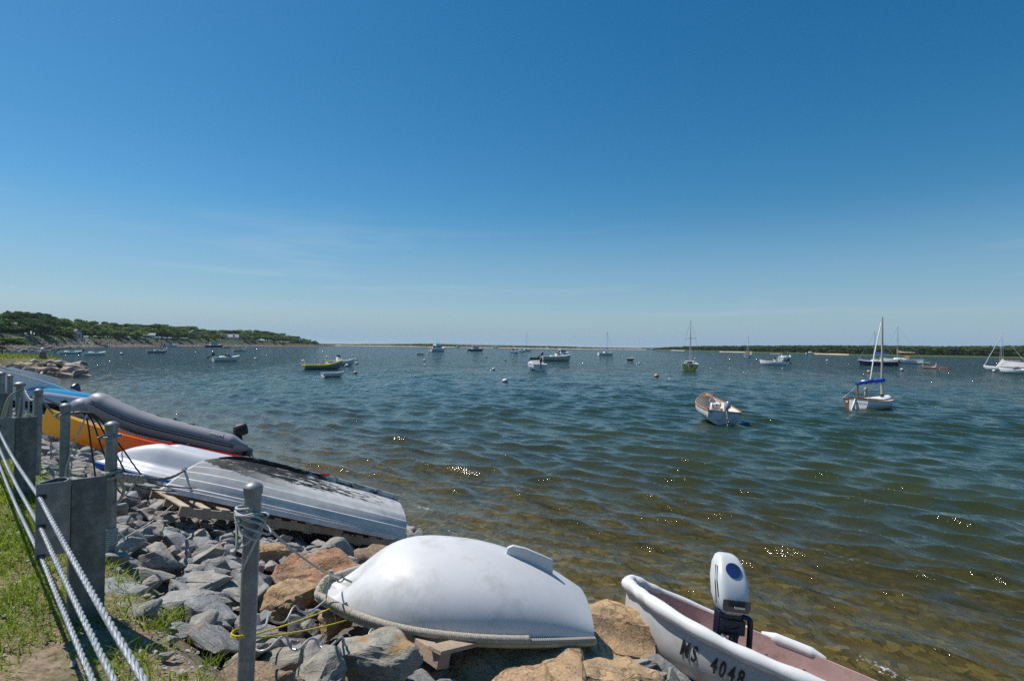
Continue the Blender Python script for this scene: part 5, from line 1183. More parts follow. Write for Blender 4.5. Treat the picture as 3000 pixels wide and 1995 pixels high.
wood('spit_scrub', SH_C, 1000, 1860, 420, [(1000, 1009), (1100, 1010.5), (1220, 1006.8), (1260, 1006.3), (1330, 1009), (1400, 1012), (1640, 1013.3), (1760, 1018), (1860, 1022)], 60, 'thin line of scrub and trees on the low spit', M_wood_r, 1.0, 12, 16, 2)

# revetment stones on the bluff face, too small to tell apart
r_ = np.random.RandomState(8); VV, FF, off = [], [], 0
M_rev = rock_mat('bluff_stones', [(0, (.17, .13, .095)), (.5, (.25, .19, .14)), (1, (.20, .165, .13))], .3)
rv = [(np.array([v.co for v in m.vertices]), np.array([p.vertices[:] for p in m.polygons])) for m in RV_SMALL]
for _ in range(4200):
    px = r_.uniform(30, 760); d = r_.uniform(.5, 17); Y = shore_dist(px, SH_L) + d; p = at_y(px, y_hor(px), Y); z = np.interp(d, [0, 5, 9, 14, 19], [.0, .6, 1., 2.6, 4.]); hl = r_.uniform(.3, .75) * (1 if d > 9 else .9)
    V, F = rv[r_.randint(6)]; a = r_.uniform(0, 6.28); c, s_ = math.cos(a), math.sin(a); VV.append((V * np.array([1, 1, .8]) @ np.array([[c, s_, 0], [-s_, c, 0], [0, 0, 1]])) * hl + np.array([p[0], p[1], z])); FF.append(F + off); off += len(V)
tag(link('bluff_stones', np_mesh('bluff_stones', np.concatenate(VV), None, np.concatenate(FF), M_rev, False)), 'heaped stones facing the bluff', kind='stuff')
M_dark = rock_mat('wet_dark_rock', [(0, (.12, .095, .075)), (1, (.17, .135, .105))], .2)
dr = [rock_mesh('boulder', 500 + i, M_dark, 1, .6, .42, 1, .06, 14) for i in range(4)]
for px, y, hl, lab in ((8, 1029, 2.0, 'long dark rock in the cove by the frame edge'), (32, 1029, 2.0, 'second dark rock in the cove from the frame edge'), (66, 1029, 2.6, 'broad dark rock in the cove before the stone beacon'), (90, 1029.5, 1.5, 'small dark rock just short of the stone beacon'), (108, 1029.5, 1.7, 'flat dark rock behind the stone beacon foot'), (134, 1029.5, 1.2, 'dark rock just past the stone beacon'),
                       (74, 1022, 2.4, 'long tan rock on the cove sand'), (98, 1023, 1.5, 'low tan rock by the cove water'), (137, 1021, 1.6, 'pointed dark boulder on the cove beach'), (162, 1013.5, 2.3, 'pale rounded boulder on the upper beach'), (174, 1014.5, 2.2, 'second pale boulder beside the rounded one'), (160, 1020.5, 3.0, 'low dark ledge at the water past the beacon'), (201, 1019.5, 2.0, 'black rock at the water below the cottage'), (226, 1017.8, 1.8, 'black rock at the foot of the white stairs'), (150, 1025, 1.5, 'awash rock off the cove beach'), (178, 1021, 2.0, 'dark ledge between the cove boulders')):
    Y = F_PX * 3 / (y - y_hor(px)); Y = min(Y, shore_dist(px, SH_L) + 7); p = at_y(px, y_hor(px), Y); o = link('boulder', dr[int(px) % 4]); z = 0.05 if y > 1016 else .7
    o.location = (p[0], p[1], z); o.scale = (hl * .75, hl * .75, hl * .6); o.rotation_euler = (0, 0, math.atan2(-p[0], p[1]) * .8 + rr.uniform(-.3, .3)); tag(o, lab, 'boulder', 'boulders in the cove')

# ------------------------------------------------------------------ houses
M_shingle = mat('grey_shingle', (.30, .30, .29), .85, 0, .15, 3); M_roof = mat('weathered_roof', (.27, .26, .26), .85, 0, .15, 3); M_trim = mat('white_trim', (.72, .73, .74), .5, 0, .03); M_glass = mat('dark_window_glass', (.03, .045, .06), .08, 0, .1, 1, spec=.8); M_wwall = mat('white_clapboard', (.66, .68, .70), .6, 0, .05)
def house(px, d, w, dep, wh, rh, z, yaw, wall, lab, wins, gable_front=False, dormers=0, porch=False):
    Y = shore_dist(px, SH_L) + d; p = at_y(px, y_hor(px), Y); az_ = math.atan2(p[0], p[1]); root = thing('house', lab, 'house', (p[0], p[1], z), (0, 0, -az_ + yaw), 'houses on the bluff')
    MB().box((0, 0, wh / 2), (w, dep, wh)).build('wall', wall, root)
    mb = MB(); ov = .35
    if gable_front:
        mb.prism([(-w/2 - ov, wh - .1), (0, wh + rh), (w/2 + ov, wh - .1), (w/2 + ov - .25, wh - .1), (0, wh + rh - .25), (-w/2 - ov + .25, wh - .1)], dep + 2 * ov, 1); g = MB().prism([(-w/2, wh), (0, wh + rh - .26), (w/2, wh)], dep - .02, 1)
    else:
        mb.prism([(-dep/2 - ov, wh - .1), (0, wh + rh), (dep/2 + ov, wh - .1), (dep/2 + ov - .25, wh - .1), (0, wh + rh - .25), (-dep/2 - ov + .25, wh - .1)], w + 2 * ov, 0); g = MB().prism([(-dep/2, wh), (0, wh + rh - .26), (dep/2, wh)], w - .02, 0)
    g.build('gable', wall, root); r = mb.build('roof', M_roof, root)
    for k in range(dormers):
        x = (k - (dormers - 1) / 2) * w / (dormers + .3); dm = MB().box((x, -dep * .28, wh + rh * .45), (1.5, 1.6, 1.5)).build('dormer', M_trim, r); MB().box((x, -dep * .28 - .82, wh + rh * .5), (.9, .06, .9)).build('pane', M_glass, root)
    for x, zc, ww, hh in wins:
        f = MB().box((x, -dep/2 - .03, zc), (ww + .25, .08, hh + .25)).build('window', M_trim, root); MB().box((x, -dep/2 - .08, zc), (ww, .05, hh)).build('pane', M_glass, f)
    if porch:
        q = MB().box((0, -dep/2 - 1.3, 2.35), (w + 2.4, 2.6, .2)).build('porch_roof', M_trim, root)
        for k in range(6): MB().box(((k - 2.5) * (w + 2) / 5, -dep/2 - 2.5, 1.15), (.16, .16, 2.25)).build('porch_post', M_trim, root)
    return root
house(15, 52, 8, 7, 4.0, 2.2, 2.6, .3, M_shingle, 'big grey shingled house half behind pines by the frame edge', [(-2.5, 2.9, 1, 1.2), (0, 2.9, 1, 1.2), (2.6, 2.9, 1, 1.2), (1.5, 1.2, 1.4, 1.2)])
house(145, 50, 7, 7, 3.2, 2.2, 3.2, -.2, M_wwall, 'pale house hidden among dark pine trunks', [(-2, 1.7, 1, 1.3), (0, 1.7, 1, 1.3), (2, 1.7, 1, 1.3)])
house(217, 23, 3.2, 6.5, 2.3, 1.6, 3.6, .35, M_wwall, 'small gabled cottage with white corner posts above the white stairs', [(-.75, 1.2, .8, 1.6), (.75, 1.2, .8, 1.6)], True)
house(395, 26, 4.2, 4, 2.4, 1.2, 3.6, .1, M_shingle, 'tiny grey cottage peeping out of the trees', [(-1, 1.4, .7, 1.), (1, 1.4, .7, 1.)])
house(438, 24, 5.2, 4.5, 2.4, 1.2, 3.7, -.1, M_wwall, 'low white cottage with a grey roof beside the tiny one', [(-1.6, 1.4, .8, 1.1), (-.4, 1.4, .8, 1.1), (.8, 1.4, .8, 1.1)])
house(566, 28, 4.2, 4.5, 4.6, 1.8, 3.9, .1, M_shingle, 'tall narrow house with a white porch over the shore', [(-1, 3.5, .8, 1.1), (1, 3.5, .8, 1.1)], True, 0, True)
house(672, 34, 11.5, 8, 4.0, 2.2, 2.6, .12, M_wwall, 'wide white house with dormers near the point', [(-4, 3.0, 1, 1.0), (-1.5, 3.0, 1, 1.0), (1.5, 3.0, 1, 1.0), (4, 3.0, 1, 1.0), (-3.5, 1.2, 1.4, 1.4), (0, 1.2, 1.4, 1.4), (3.5, 1.2, 1.4, 1.4)], False, 2)
house(873, 40, 7, 5, 2.8, 1.8, 2.0, 0, M_shingle, 'dark low house under the last trees of the point', [(-1.5, 1.5, 1, 1), (1.5, 1.5, 1, 1)])
def stairs(pa, ya, pb, yb, dA_, dB_, w, m, lab):
    a = Vector(at_y(pa, ya, shore_dist(pa, SH_L) + dA_)); b = Vector(at_y(pb, yb, shore_dist(pb, SH_L) + dB_)); root = thing('shore_stairs', lab, 'stairs', b, group='stairs down the bluff'); d = a - b; side = Vector((-d.y, d.x, 0)).normalized() * w / 2; n = max(8, int(abs(d.z) / .19))
    for s_ in (-1, 1):
        MB().tube([side * s_, d + side * s_], .12, 4).build('stringer', m, root); MB().tube([side * s_ + Vector((0, 0, .95)), d + side * s_ + Vector((0, 0, .95))], .07, 4).build('handrail', m, root)
        for k in range(7): q = d * (k / 6) + side * s_; MB().tube([q, q + Vector((0, 0, .95))], .05, 4).build('baluster', m, root)
    mb = MB()
    for k in range(n): mb.box(d * ((k + .5) / n), (w, .3, .05), Matrix.Rotation(math.atan2(side.y, side.x), 3, 'Z'))
    mb.build('treads', m, root)['kind'] = 'stuff'
stairs(238, 991, 270, 1011.5, 20, 7, 1.6, M_trim, 'white wooden stairs from the gabled cottage to the beach')
stairs(340, 996, 360, 1010.5, 20, 8, 1.4, M_wood, 'brown wooden stairs down the bluff right of the white ones')
stairs(48, 987, 84, 1009, 20, 8, 1.6, M_wood2, 'grey plank stairs down to the cove near the hedge')
for px, y, L_, col, lab in ((222, 1006.2, 4.0, 'blue_plastic', 'bright blue kayak lying on the stones by the white stairs'), (226, 1008.5, 3.4, 'teal', 'darker blue kayak below the bright blue one'), (338, 1009, 4.0, 'orange', 'orange and pink kayak at the foot of the brown stairs'), (447, 1008.5, 3.6, 'yellow', 'yellow kayak on the distant beach'), (140, 1009.8, 4.6, 'pale', 'pale upturned skiff on the upper cove beach')):
    Y = shore_dist(px, SH_L) + 8; p = at_y(px, y, Y); k_ = thing('beached_kayak', lab, 'kayak' if col != 'pale' else 'skiff', (p[0] - L_ / 2, p[1], max(p[2], 1.0)), (0, 0, .15), 'small craft on the far beach')
    kayak(k_, L_, .8, mat(col, {'blue_plastic': (.03, .22, .6), 'teal': (.03, .12, .25), 'orange': (.6, .16, .08), 'yellow': (.65, .40, .05), 'pale': (.5, .5, .48)}[col], .4), .34, 14)

# ------------------------------------------------------------------ rocky jetty with its grass and the little stone beacon
xs = np.linspace(-100, -34.5, 80); ys_ = np.linspace(43.5, 80, 60); GX, GY = np.meshgrid(xs, ys_, indexing='ij')
def mound(x, y):
    e = np.clip((-.752 * y - x) / 3.2, 0, 1) * np.clip((y - 46.5 - .07 * np.maximum(0, x + 60) * 0) / 2.6, 0, 1) * np.clip((70 + (x + 60) * -.2 - np.maximum(0, x + 62) * .35 - y) / 4., 0, 1); return -.5 + 1.75 * np.sqrt(np.maximum(e, 0))
GZ = mound(GX, GY) + .08 * vnoise(GX, GY, .8)
ii = np.arange(GX.size).reshape(GX.shape); fq = np.stack([ii[:-1, :-1], ii[1:, :-1], ii[1:, 1:], ii[:-1, 1:]], -1).reshape(-1, 4)
jet = link('jetty_ground', np_mesh('jetty_ground', np.stack([GX, GY, GZ], -1).reshape(-1, 3), fq, None, land_mat('jetty_soil', (.16, .20, .035), (.20, .155, .11), (.27, .21, .15), .05, .85, 9))); tag(jet, 'low rocky jetty topped with grass', kind='structure')
r_ = np.random.RandomState(4); N = 9000; gx = r_.uniform(-85, -39, N); gy = r_.uniform(48, 71, N); gz = mound(gx, gy); k_ = (gz > .95) & (vnoise(gx, gy, .6, 3) > .2); gx, gy, gz = gx[k_], gy[k_], gz[k_]
V, a_, b_ = blades(np.stack([gx, gy, gz], -1), r_.uniform(.12, .30, len(gx)), .05, .7, 4); tag(link('jetty_grass', np_mesh('jetty_grass', V, a_, b_, grass_mat('jetty_grass_blade', (.15, .20, .02), (.24, .29, .04)))), 'sunlit grass on top of the jetty', kind='stuff')
M_jet = rock_mat('jetty_rock', [(0, (.29, .22, .165)), (.5, (.36, .27, .20)), (1, (.31, .26, .21))], .4, (.33, .19, .09), 1.0, False, False)
jr = [rock_mesh('stone', 700 + i, M_jet, 1, random.uniform(.6, .8), random.uniform(.5, .7), 2, .06, 16) for i in range(8)]
for row, (yy, zz, n_) in enumerate(((46.4, -.12, 26), (47.1, .30, 28), (47.8, .70, 28), (48.5, 1.0, 24))):
    for k in range(n_):
        x = -64 + k * (64 - .765 * yy) / n_ + r_.uniform(-.5, .5); y = yy + r_.uniform(-.25, .25) + .02 * abs(x + 50); o = link('stone', jr[r_.randint(8)], jet); hl = r_.uniform(.65, 1.15) * (1.0 - .15 * row)
        o.location = (x, y, zz + r_.uniform(-.08, .1)); o.scale = (hl, hl, hl * .8); o.rotation_euler = (r_.normal(0, .2), r_.normal(0, .2), r_.uniform(-.5, .5) + (3.14 if r_.rand() < .5 else 0))
for k in range(9):
    a = k / 8; y = 46.8 + a * 9; x = -.762 * y + .2 * math.sin(a * 9); o = link('stone', jr[r_.randint(8)], jet); hl = r_.uniform(.6, .95); o.location = (x, y, .25 + .3 * math.sin(a * 3)); o.scale = (hl, hl, hl * .8); o.rotation_euler = (r_.normal(0, .2), r_.normal(0, .2), r_.uniform(0, 6.28))
for x, y, z, hl in ((-35.2, 46.9, -.05, .6), (-34.5, 47.1, -.15, .42), (-34.0, 47.0, -.18, .3), (-36.4, 46.5, .0, .8), (-37.6, 46.5, .5, .65)):
    o = link('stone', jr[int(abs(x * 10)) % 8], jet); o.location = (x, y, z); o.scale = (hl, hl, hl * .8)
p = at_y(124, 1052, 50.0); bc = thing('stone_beacon', 'small tapered stone beacon tower with white top on the jetty grass', 'beacon', (p[0], p[1], 1.05))
M_bst = rock_mat('beacon_stone', [(0, (.20, .15, .11)), (1, (.24, .18, .13))], .2)
for k in range(7):
    for j in range(9):
        a = 2*math.pi*(j + .5 * (k % 2)) / 9; rr_ = .30 - .020 * k; o = link('stone', jr[(k + j) % 8], bc); o.location = (rr_ * math.cos(a), rr_ * math.sin(a), .07 + .125 * k); o.scale = (.115, .115, .10); o.rotation_euler = (0, 0, a)
MB().lathe([(.29, 0), (.16, .9)], 14).build('core', M_bst, bc); MB().lathe([(.19, .88), (.2, .90), (.2, .95), (.13, .97), (.13, 1.09), (.16, 1.10), (.15, 1.13), (.02, 1.22)], 14).build('lantern', mat('grey_lantern', (.45, .46, .47), .5), bc)
MB().tube([(at_y(6, 1040, 60)[0], at_y(6, 1040, 60)[1], 1.2), (at_y(6, 1040, 60)[0], at_y(6, 1040, 60)[1], 2.0)], .06, 6).build('short_post', M_bark); tag(bpy.data.objects['short_post'], 'short dark post standing in the jetty grass', 'post')

# ------------------------------------------------------------------ summer haze over the bay
def haze_box():
    m = bpy.data.materials.new('haze'); m.use_nodes = True; n = m.node_tree.nodes; n.clear(); o = n.new('ShaderNodeOutputMaterial'); v = n.new('ShaderNodeVolumePrincipled')
    v.inputs['Color'].default_value = (.80, .90, 1.0, 1); v.inputs['Density'].default_value = .00010; v.inputs['Anisotropy'].default_value = .2
    m.node_tree.links.new(v.outputs[0], o.inputs['Volume'])
    mb = MB(); mb.box((0, 0, 6), (17000, 17000, 36)); h = mb.build('haze', m, None, None); return tag(h, 'thin summer haze over the whole bay', kind='stuff')
haze_box()
# ------------------------------------------------------------------ boats on the moorings
M_wd = mat('varnished_wood', (.36, .17, .065), .35, 0, .2, 8, coat=.3); M_cream = mat('cream_inside', (.74, .70, .60), .5, 0, .06); M_alu = mat('mast_alloy', (.50, .51, .51), .4, .5, .05); M_tanmast = mat('beige_mast', (.46, .42, .35), .45)
M_bcover = mat('blue_sail_cover', (.012, .09, .50), .7, 0, .12, 6); M_tcover = mat('tan_sail_cover', (.50, .36, .22), .7, 0, .1, 6); M_gcover = mat('grey_boat_cover', (.42, .41, .40), .8, 0, .08, 5); M_navyh = mat('navy_hull', (.012, .025, .085), .25, 0, .1); M_anti = mat('dark_bottom_paint', (.02, .02, .03), .6)
M_yelh = mat('yellow_hull', (.66, .53, .12), .45, 0, .2, 5, dirt=(.25, .18, .05), dirt_amt=.3); M_greyh = mat('grey_green_hull', (.30, .33, .32), .4); M_slate = mat('slate_blue_hull', (.14, .26, .33), .45, 0, .08); M_yel2 = mat('bright_yellow', (.85, .66, .03), .45); M_creamh = mat('cream_hull', (.55, .54, .47), .4); M_silver = mat('silver_cowl', (.36, .40, .44), .3, .4, .06); M_wcowl = mat('white_cowl', (.66, .67, .68), .35)
M_shield = mat('smoked_windscreen', (.04, .05, .06), .1, spec=.8)
def place(name, label, cat, px, ywl, alpha, L, fb, group='boats at their moorings', heel=0., pitch=0.):
    """root at the middle of the stern, sheer at z 0; alpha is the heading against the line of sight"""
    c = at_z(px, ywl, 0); az_ = math.atan2(c[0], c[1]) + R(alpha); yaw = math.pi / 2 - az_
    root = thing(name, label, cat, (c[0] - math.cos(yaw) * L / 2, c[1] - math.sin(yaw) * L / 2, fb), (heel, pitch, yaw), group); return root
def deck(root, f, m, u0=0., u1=1., n=14, camber=.06, name='deck', dz=-.015):
    rows = []
    for u in np.linspace(u0, u1, n):
        p = f(u, 1.); w = max(.01, p[1] - .015); rows.append([(p[0], w * k, p[2] + dz + camber * (1 - k * k)) for k in (-1, -.5, 0, .5, 1)])
    return MB().loft(rows, False).build(name, m, root, 50)
def gunwale(root, f, m, r=.03, n=16, out=.0, up=.0): return MB().tube(around(f, n, out, up), r, 6, True).build('gunwale', m, root, 60)
def cabin(root, x0, x1, w0, w1, z0, z1, m, name='cabin', slope0=.0, slope1=.3):
    mb = MB(); mb.loft([[(x0, -w0, z0), (x0, w0, z0), (x1, w1, z0), (x1, -w1, z0)], [(x0 + slope0, -w0 * .85, z1), (x0 + slope0, w0 * .85, z1), (x1 - slope1, w1 * .8, z1), (x1 - slope1, -w1 * .8, z1)]], True, True, True); return mb.build(name, m, root, 40, .03)
def waterline(root, f, m, fb, n=14):
    """antifouling band: the hull skin below the water, a little proud"""
    return None
def open_boat(root, L, B, fb, dr, hull_m, in_m, rail_m, floor=-.35, **kw):
    a = dict(um=.42, wt=.82, wb=.03, pb=2.2, zs=.0, zb=.22 * fb / .5, n=3.0, rock=.25, rake=.25, dead=.2); a.update(kw); f = hull_fn(L, B, fb + dr, **a)
    hull_parts(root, f, hull_m, in_m, .04, floor, 18, 7); gunwale(root, f, rail_m, .03); return f
def decked(root, L, B, fb, dr, hull_m, deck_m, **kw):
    a = dict(um=.45, wt=.70, wb=.02, pb=2.0, zs=.08, zb=.2, n=2.4, rock=.35, rake=.5, dead=.25); a.update(kw); f = hull_fn(L, B, fb + dr, **a)
    hull_parts(root, f, hull_m, None, 0, None, 18, 8); deck(root, f, deck_m); return f
def rig(root, x, z0, H, boom_L, cover, mast_m=M_alu, mr=.05, stays=None, spreader=True, boom_z=.9, cover_r=.12, back=True, fore=True, L=None, jib=False, B=1.8):
    MB().tube([(x, 0, z0), (x, 0, z0 + H * .5), (x - .02, 0, z0 + H)], lambda i: mr * (1 - .25 * i), 8).build('mast', mast_m, root)
    MB().tube([(x - .05, 0, z0 + boom_z), (x - boom_L, 0, z0 + boom_z + .04)], mr * .7, 7).build('boom', mast_m, root)
    if cover is not None:
        pts = [(x + .10, 0, z0 + boom_z + cover_r * 1.5), (x - boom_L * .12, 0, z0 + boom_z + cover_r * .95), (x - boom_L * .4, 0, z0 + boom_z + cover_r * .55), (x - boom_L * .75, 0, z0 + boom_z + cover_r * .5), (x - boom_L * .98, 0, z0 + boom_z + .08)]
        MB().tube(smooth_path(pts, 3), lambda i: cover_r * (1.25 - .075 * i), 9).build('sail_cover', cover, root, 70)
        MB().tube([(x - .02, 0, z0 + boom_z - cover_r * .6), (x - .02, 0, z0 + boom_z + cover_r * 3.2)], cover_r * .95, 8).build('sail_cover', cover, root, 70)
    w = .012 * (1 + H / 10); sp = z0 + H * .55; mb = MB()
    for s_ in (-1, 1):
        if spreader: mb.tube([(x, 0, sp), (x, s_ * B * .33, sp)], w * 1.6, 5); mb.tube([(x, 0, z0 + H * .98), (x, s_ * B * .33, sp), (x, s_ * B * .46, z0 - .3)], w * .8, 4)
    if fore and L: mb.tube([(x, 0, z0 + H * .97), (L - .05, 0, z0 - .25)], w if not jib else .05, 5)
    if back: mb.tube([(x, 0, z0 + H * .98), (.05, 0, z0 - .35)], w, 4)
    mb.build('standing_rigging', M_alu if not jib else M_white, root)['kind'] = 'stuff'
def rail_hoops(root, pts, m=M_steel, r=.02): MB().tube(smooth_path(pts, 5), r, 5).build('pulpit', m, root)
def windscreen(root, x, w, z, h, m=M_shield, rake=.25):
    MB().loft([[(x - .35, -w, z), (x, -w * .7, z), (x, w * .7, z), (x - .35, w, z)], [(x - .35 - rake, -w * .95, z + h), (x - rake, -w * .62, z + h), (x - rake, w * .62, z + h), (x - .35 - rake, w * .95, z + h)]], False).build('windscreen', m, root, 30)
def console(root, x, z, h=.8, m=M_white): 
    MB().box((x, 0, z + h / 2), (.6, .7, h)).build('console', m, root, bevel=.04); windscreen(root, x + .25, .33, z + h, .3)
# near rowing skiff with outboard -----------------------------------------------------------------
b = place('wooden_rail_skiff', 'white skiff with varnished gunwales, cream inside, wheel console and tilted grey outboard', 'skiff', 2093, 1228, -14, 3.3, .50, pitch=-.05, heel=.07)
f = open_boat(b, 3.35, 1.55, .46, .16, M_oldwhite, M_cream, M_wd, -.34, wt=.86, zb=.30, n=2.6)
MB().tube(sheer_path(f, np.linspace(.03, 1, 20), 1, -.025, .012), .028, 8).build('inner_rail', M_wd, b); MB().tube(sheer_path(f, np.linspace(.03, 1, 20), -1, -.025, .012), .028, 8).build('inner_rail', M_wd, b)
MB().loft([[(3.28, -.06, .28), (3.28, .06, .28)], [(2.9, -.24, .23), (2.9, .24, .23)]], False).build('breasthook', M_wd, b)
for x, w in ((.55, .62), (1.5, .70), (2.4, .52)): MB().box((x, 0, -.20), (.24, 2 * w, .03)).build('thwart', M_wd, b, bevel=.006)
for s_ in (-1, 1): MB().box((1.0, s_ * .55, -.22), (1.3, .26, .03)).build('side_bench', M_cream, b, bevel=.006)
MB().box((1.05, .02, -.31), (1.9, .62, .02)).build('floorboards', M_wd, b); MB().box((1.35, .05, -.08), (.26, .38, .44)).build('console', M_white, b, bevel=.04); mb = MB(); mb.tube([(1.15 + .0, .05 + .17 * math.cos(a), .10 + .17 * math.sin(a)) for a in np.linspace(0, 2*np.pi, 18, endpoint=False)], .014, 6, True); mb.ball((1.15, .05, .10), .035, 8, 6); mb.build('wheel', M_strake, b)
MB().tube([(1.45, -.2, .18), (1.5, -.1, .36), (1.5, .2, .36), (1.45, .3, .18)], .014, 6).build('grab_rail', M_steel, b)
outboard(b, (-.14, -.02, .12), .80, M_silver, M_silver, .30, .08, True); MB().box((-.014, 0, -.16), (.012, 1.30, .40)).build('transom_face', M_oldwhite, b)
for s_ in (-1, 1): MB().ball((-.03, s_ * .56, -.05), (.012, .03, .02), 8, 5).build('reflector', mat('red_reflector', (.4, .01, .03), .3), b)
buoy_red = at_y(2090, 1153.5, 27)
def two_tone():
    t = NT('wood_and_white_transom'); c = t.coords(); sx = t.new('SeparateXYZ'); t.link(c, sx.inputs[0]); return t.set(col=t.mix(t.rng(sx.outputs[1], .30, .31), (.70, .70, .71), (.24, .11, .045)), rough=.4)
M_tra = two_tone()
# catboat ------------------------------------------------------------------------------------------
b = place('catboat', 'white gaff catboat with blue sail cover, varnished cockpit and wooden boom crutch', 'sailboat', 2556, 1194, 25, 3.5, .42)
f = hull_fn(3.4, 1.7, .62, um=.5, wt=.72, wb=.10, pb=2.3, zs=.10, zb=.16, n=2.6, rock=.3, rake=.12, dead=.2)
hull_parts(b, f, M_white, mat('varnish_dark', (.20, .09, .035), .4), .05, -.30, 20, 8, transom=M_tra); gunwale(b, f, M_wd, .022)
deck(b, f, M_white, .60, 1.0, 10, .05)
for s_ in (-1, 1):
    rows = []
    for u in np.linspace(.0, .62, 10): p = f(u, 1.); rows.append([(p[0], s_ * p[1], p[2] + .012), (p[0], s_ * (p[1] - .20), p[2] + .02)])
    MB().loft(rows, False).build('side_deck', M_white, b); rows = []
    for u in np.linspace(.06, .64, 10): p = f(u, 1.); rows.append([(p[0], s_ * (p[1] - .20), p[2] - .12), (p[0], s_ * (p[1] - .205), p[2] + .09)])
    MB().loft(rows, False).build('coaming', M_wd, b)
MB().prism([(-.03, -.18), (.03, .10), (-.05, .13), (-.14, -.05), (-.42, -.42), (-.45, -.55), (-.06, -.55)], .035, 1, (0, -.0, 0)).build('rudder', M_white, b)
MB().box((-.02, .42, -.06), (.006, .10, .12)).build('sticker', M_oldwhite, b)
for k in range(5): MB().box((-.022, -.12 - .10 * k, -.09 + .01 * (k % 2)), (.004, .055, .035), Matrix.Rotation(.4 * (-1) ** k, 3, 'X')).build('name_mark', M_ink, b)
MB().tube([(2.75, 0, .05), (2.75, 0, 1.6), (2.75, 0, 3.2), (2.75, 0, 4.40)], lambda i: (.062, .058, .05, .03)[i], 10).build('mast', M_tanmast, b); MB().lathe([(.11, .14), (.10, .24), (.07, .26)], 12, (2.75, 0, 0)).build('mast_boot', M_strake, b)
MB().tube([(2.72, 0, .92), (.25, .05, .84)], .035, 8).build('boom', M_wd, b)
cov = smooth_path([(2.86, 0, 1.02), (2.4, 0, .98), (1.9, .01, .97), (1.55, .02, .99), (1.1, .03, .93), (.6, .04, .90), (.2, .05, .86)], 4); MB().tube(cov, lambda i: (.125 - .002 * i + .012 * math.sin(i * 1.3)) if i < 23 else .07, 10).build('sail_cover', M_bcover, b, 70)
MB().tube([(.35, .02, -.25), (.27, .05, .80)], .04, 6).build('boom_crutch', M_wd, b)
MB().tube([(1.55, .02, 1.08), (1.9, .0, 2.4), (2.62, 0, 4.1)], .030, 6).build('hoisting_line', M_white, b); MB().tube([(2.86, 0, .2), (2.80, 0, 4.2)], .008, 5).build('forestay', M_white, b)
MB().tube(sag((.27, .05, .80), (.1, .72, .08), .04, 8), .012, 5).build('sheet', M_white, b); MB().tube(sag((.27, .05, .80), (.9, -.5, -.05), .02, 8), .012, 5).build('sheet', M_white, b)
mb = MB(); mb.ball((1.15, .05, .55), (.10, .09, .13), 9, 7); mb.ball((1.13, .05, .30), (.08, .07, .18), 9, 7); mb.build('sheet_coil', M_rope, b)
# yellow-hulled sloop seen from the stern ------------------------------------------------------------
b = place('yellow_sloop', 'faded yellow sloop seen stern-on with open companionway and bare mast', 'sailboat', 2022, 1085, 3, 5.6, .85)
f = decked(b, 5.6, 2.15, .80, .3, M_yelh, M_oldwhite, wt=.82, zb=.25); gunwale(b, f, M_oldwhite, .05)
cabin(b, 1.7, 4.0, .75, .5, .0, .42, M_oldwhite); MB().box((1.72, 0, .18), (.06, .62, .46)).build('companionway', M_black, b); MB().box((.85, 0, .04), (1.5, .9, .05)).build('cockpit', mat('cockpit_shade', (.25, .24, .22), .7), b); MB().box((-.03, -.36, -.2), (.08, .12, .5)).build('motor_bracket', M_black, b)
rig(b, 2.9, .4, 5.6, 2.3, None, M_alu, .055, L=5.6, B=2.1, back=True); rail_hoops(b, [(.3, -.95, .05), (.05, -.9, .5), (.05, -.3, .55)]); rail_hoops(b, [(.3, .95, .05), (.05, .9, .5), (.05, .3, .55)]); MB().tube([(-.05, 0, -.6), (-.08, 0, .3)], .035, 6).build('rudder', M_oldwhite, b)
# yellow and slate skiff --------------------------------------------------------------------------------
b = place('yellow_skiff', 'slate-blue open skiff with bright yellow gunwale and white tilted outboard', 'skiff', 946, 1082, 74, 4.3, .52)
f = open_boat(b, 4.35, 1.6, .5, .15, M_slate, M_yel2, M_yel2, -.32, zb=.5, um=.4); MB().tube(around(f, 18, .01, -.07), .045, 6, True).build('rub_band', M_yel2, b)
MB().box((2.0, 0, .05), (.5, .5, .55)).build('console', mat('grey_console', (.30, .31, .32), .6), b, bevel=.03); mb = MB(); mb.tube([(1.68, .14 * math.cos(a), .28 + .14 * math.sin(a)) for a in np.linspace(0, 2*np.pi, 12, endpoint=False)], .02, 5, True); mb.build('wheel', M_strake, b); MB().box((3.4, 0, .12), (.7, .6, .1)).build('tarp', mat('dark_tarp', (.05, .05, .05), .8), b, bevel=.02)
outboard(b, (-.12, 0, .22), .95, M_wcowl, M_wcowl, 1.0, 0, False)
b = place('centre_console_boat', 'white motorboat with rail and white motor partly behind the yellow skiff', 'motorboat', 1000, 1070, 68, 3.9, .6); f = open_boat(b, 3.9, 1.6, .55, .15, M_white, M_cream, M_white, -.3, zb=.35); console(b, 1.6, -.2, .7); rail_hoops(b, [(2.6, -.6, .15), (3.3, -.35, .55), (3.3, .35, .55), (2.6, .6, .15)]); outboard(b, (-.12, 0, .3), 1., M_wcowl, M_wcowl, .9, 0, False)
b = place('rowing_dinghy', 'plain white dinghy with dark stern patch floating below the yellow skiff', 'dinghy', 976, 1104, 62, 1.95, .38); f = open_boat(b, 2.05, 1.05, .36, .08, M_white, M_oldwhite, M_white, -.2, wt=.8, zb=.08); MB().box((-.012, -.25, -.13), (.012, .22, .16)).build('stern_patch', M_black, b); MB().box((.9, 0, -.1), (.2, .95, .03)).build('thwart', M_oldwhite, b)
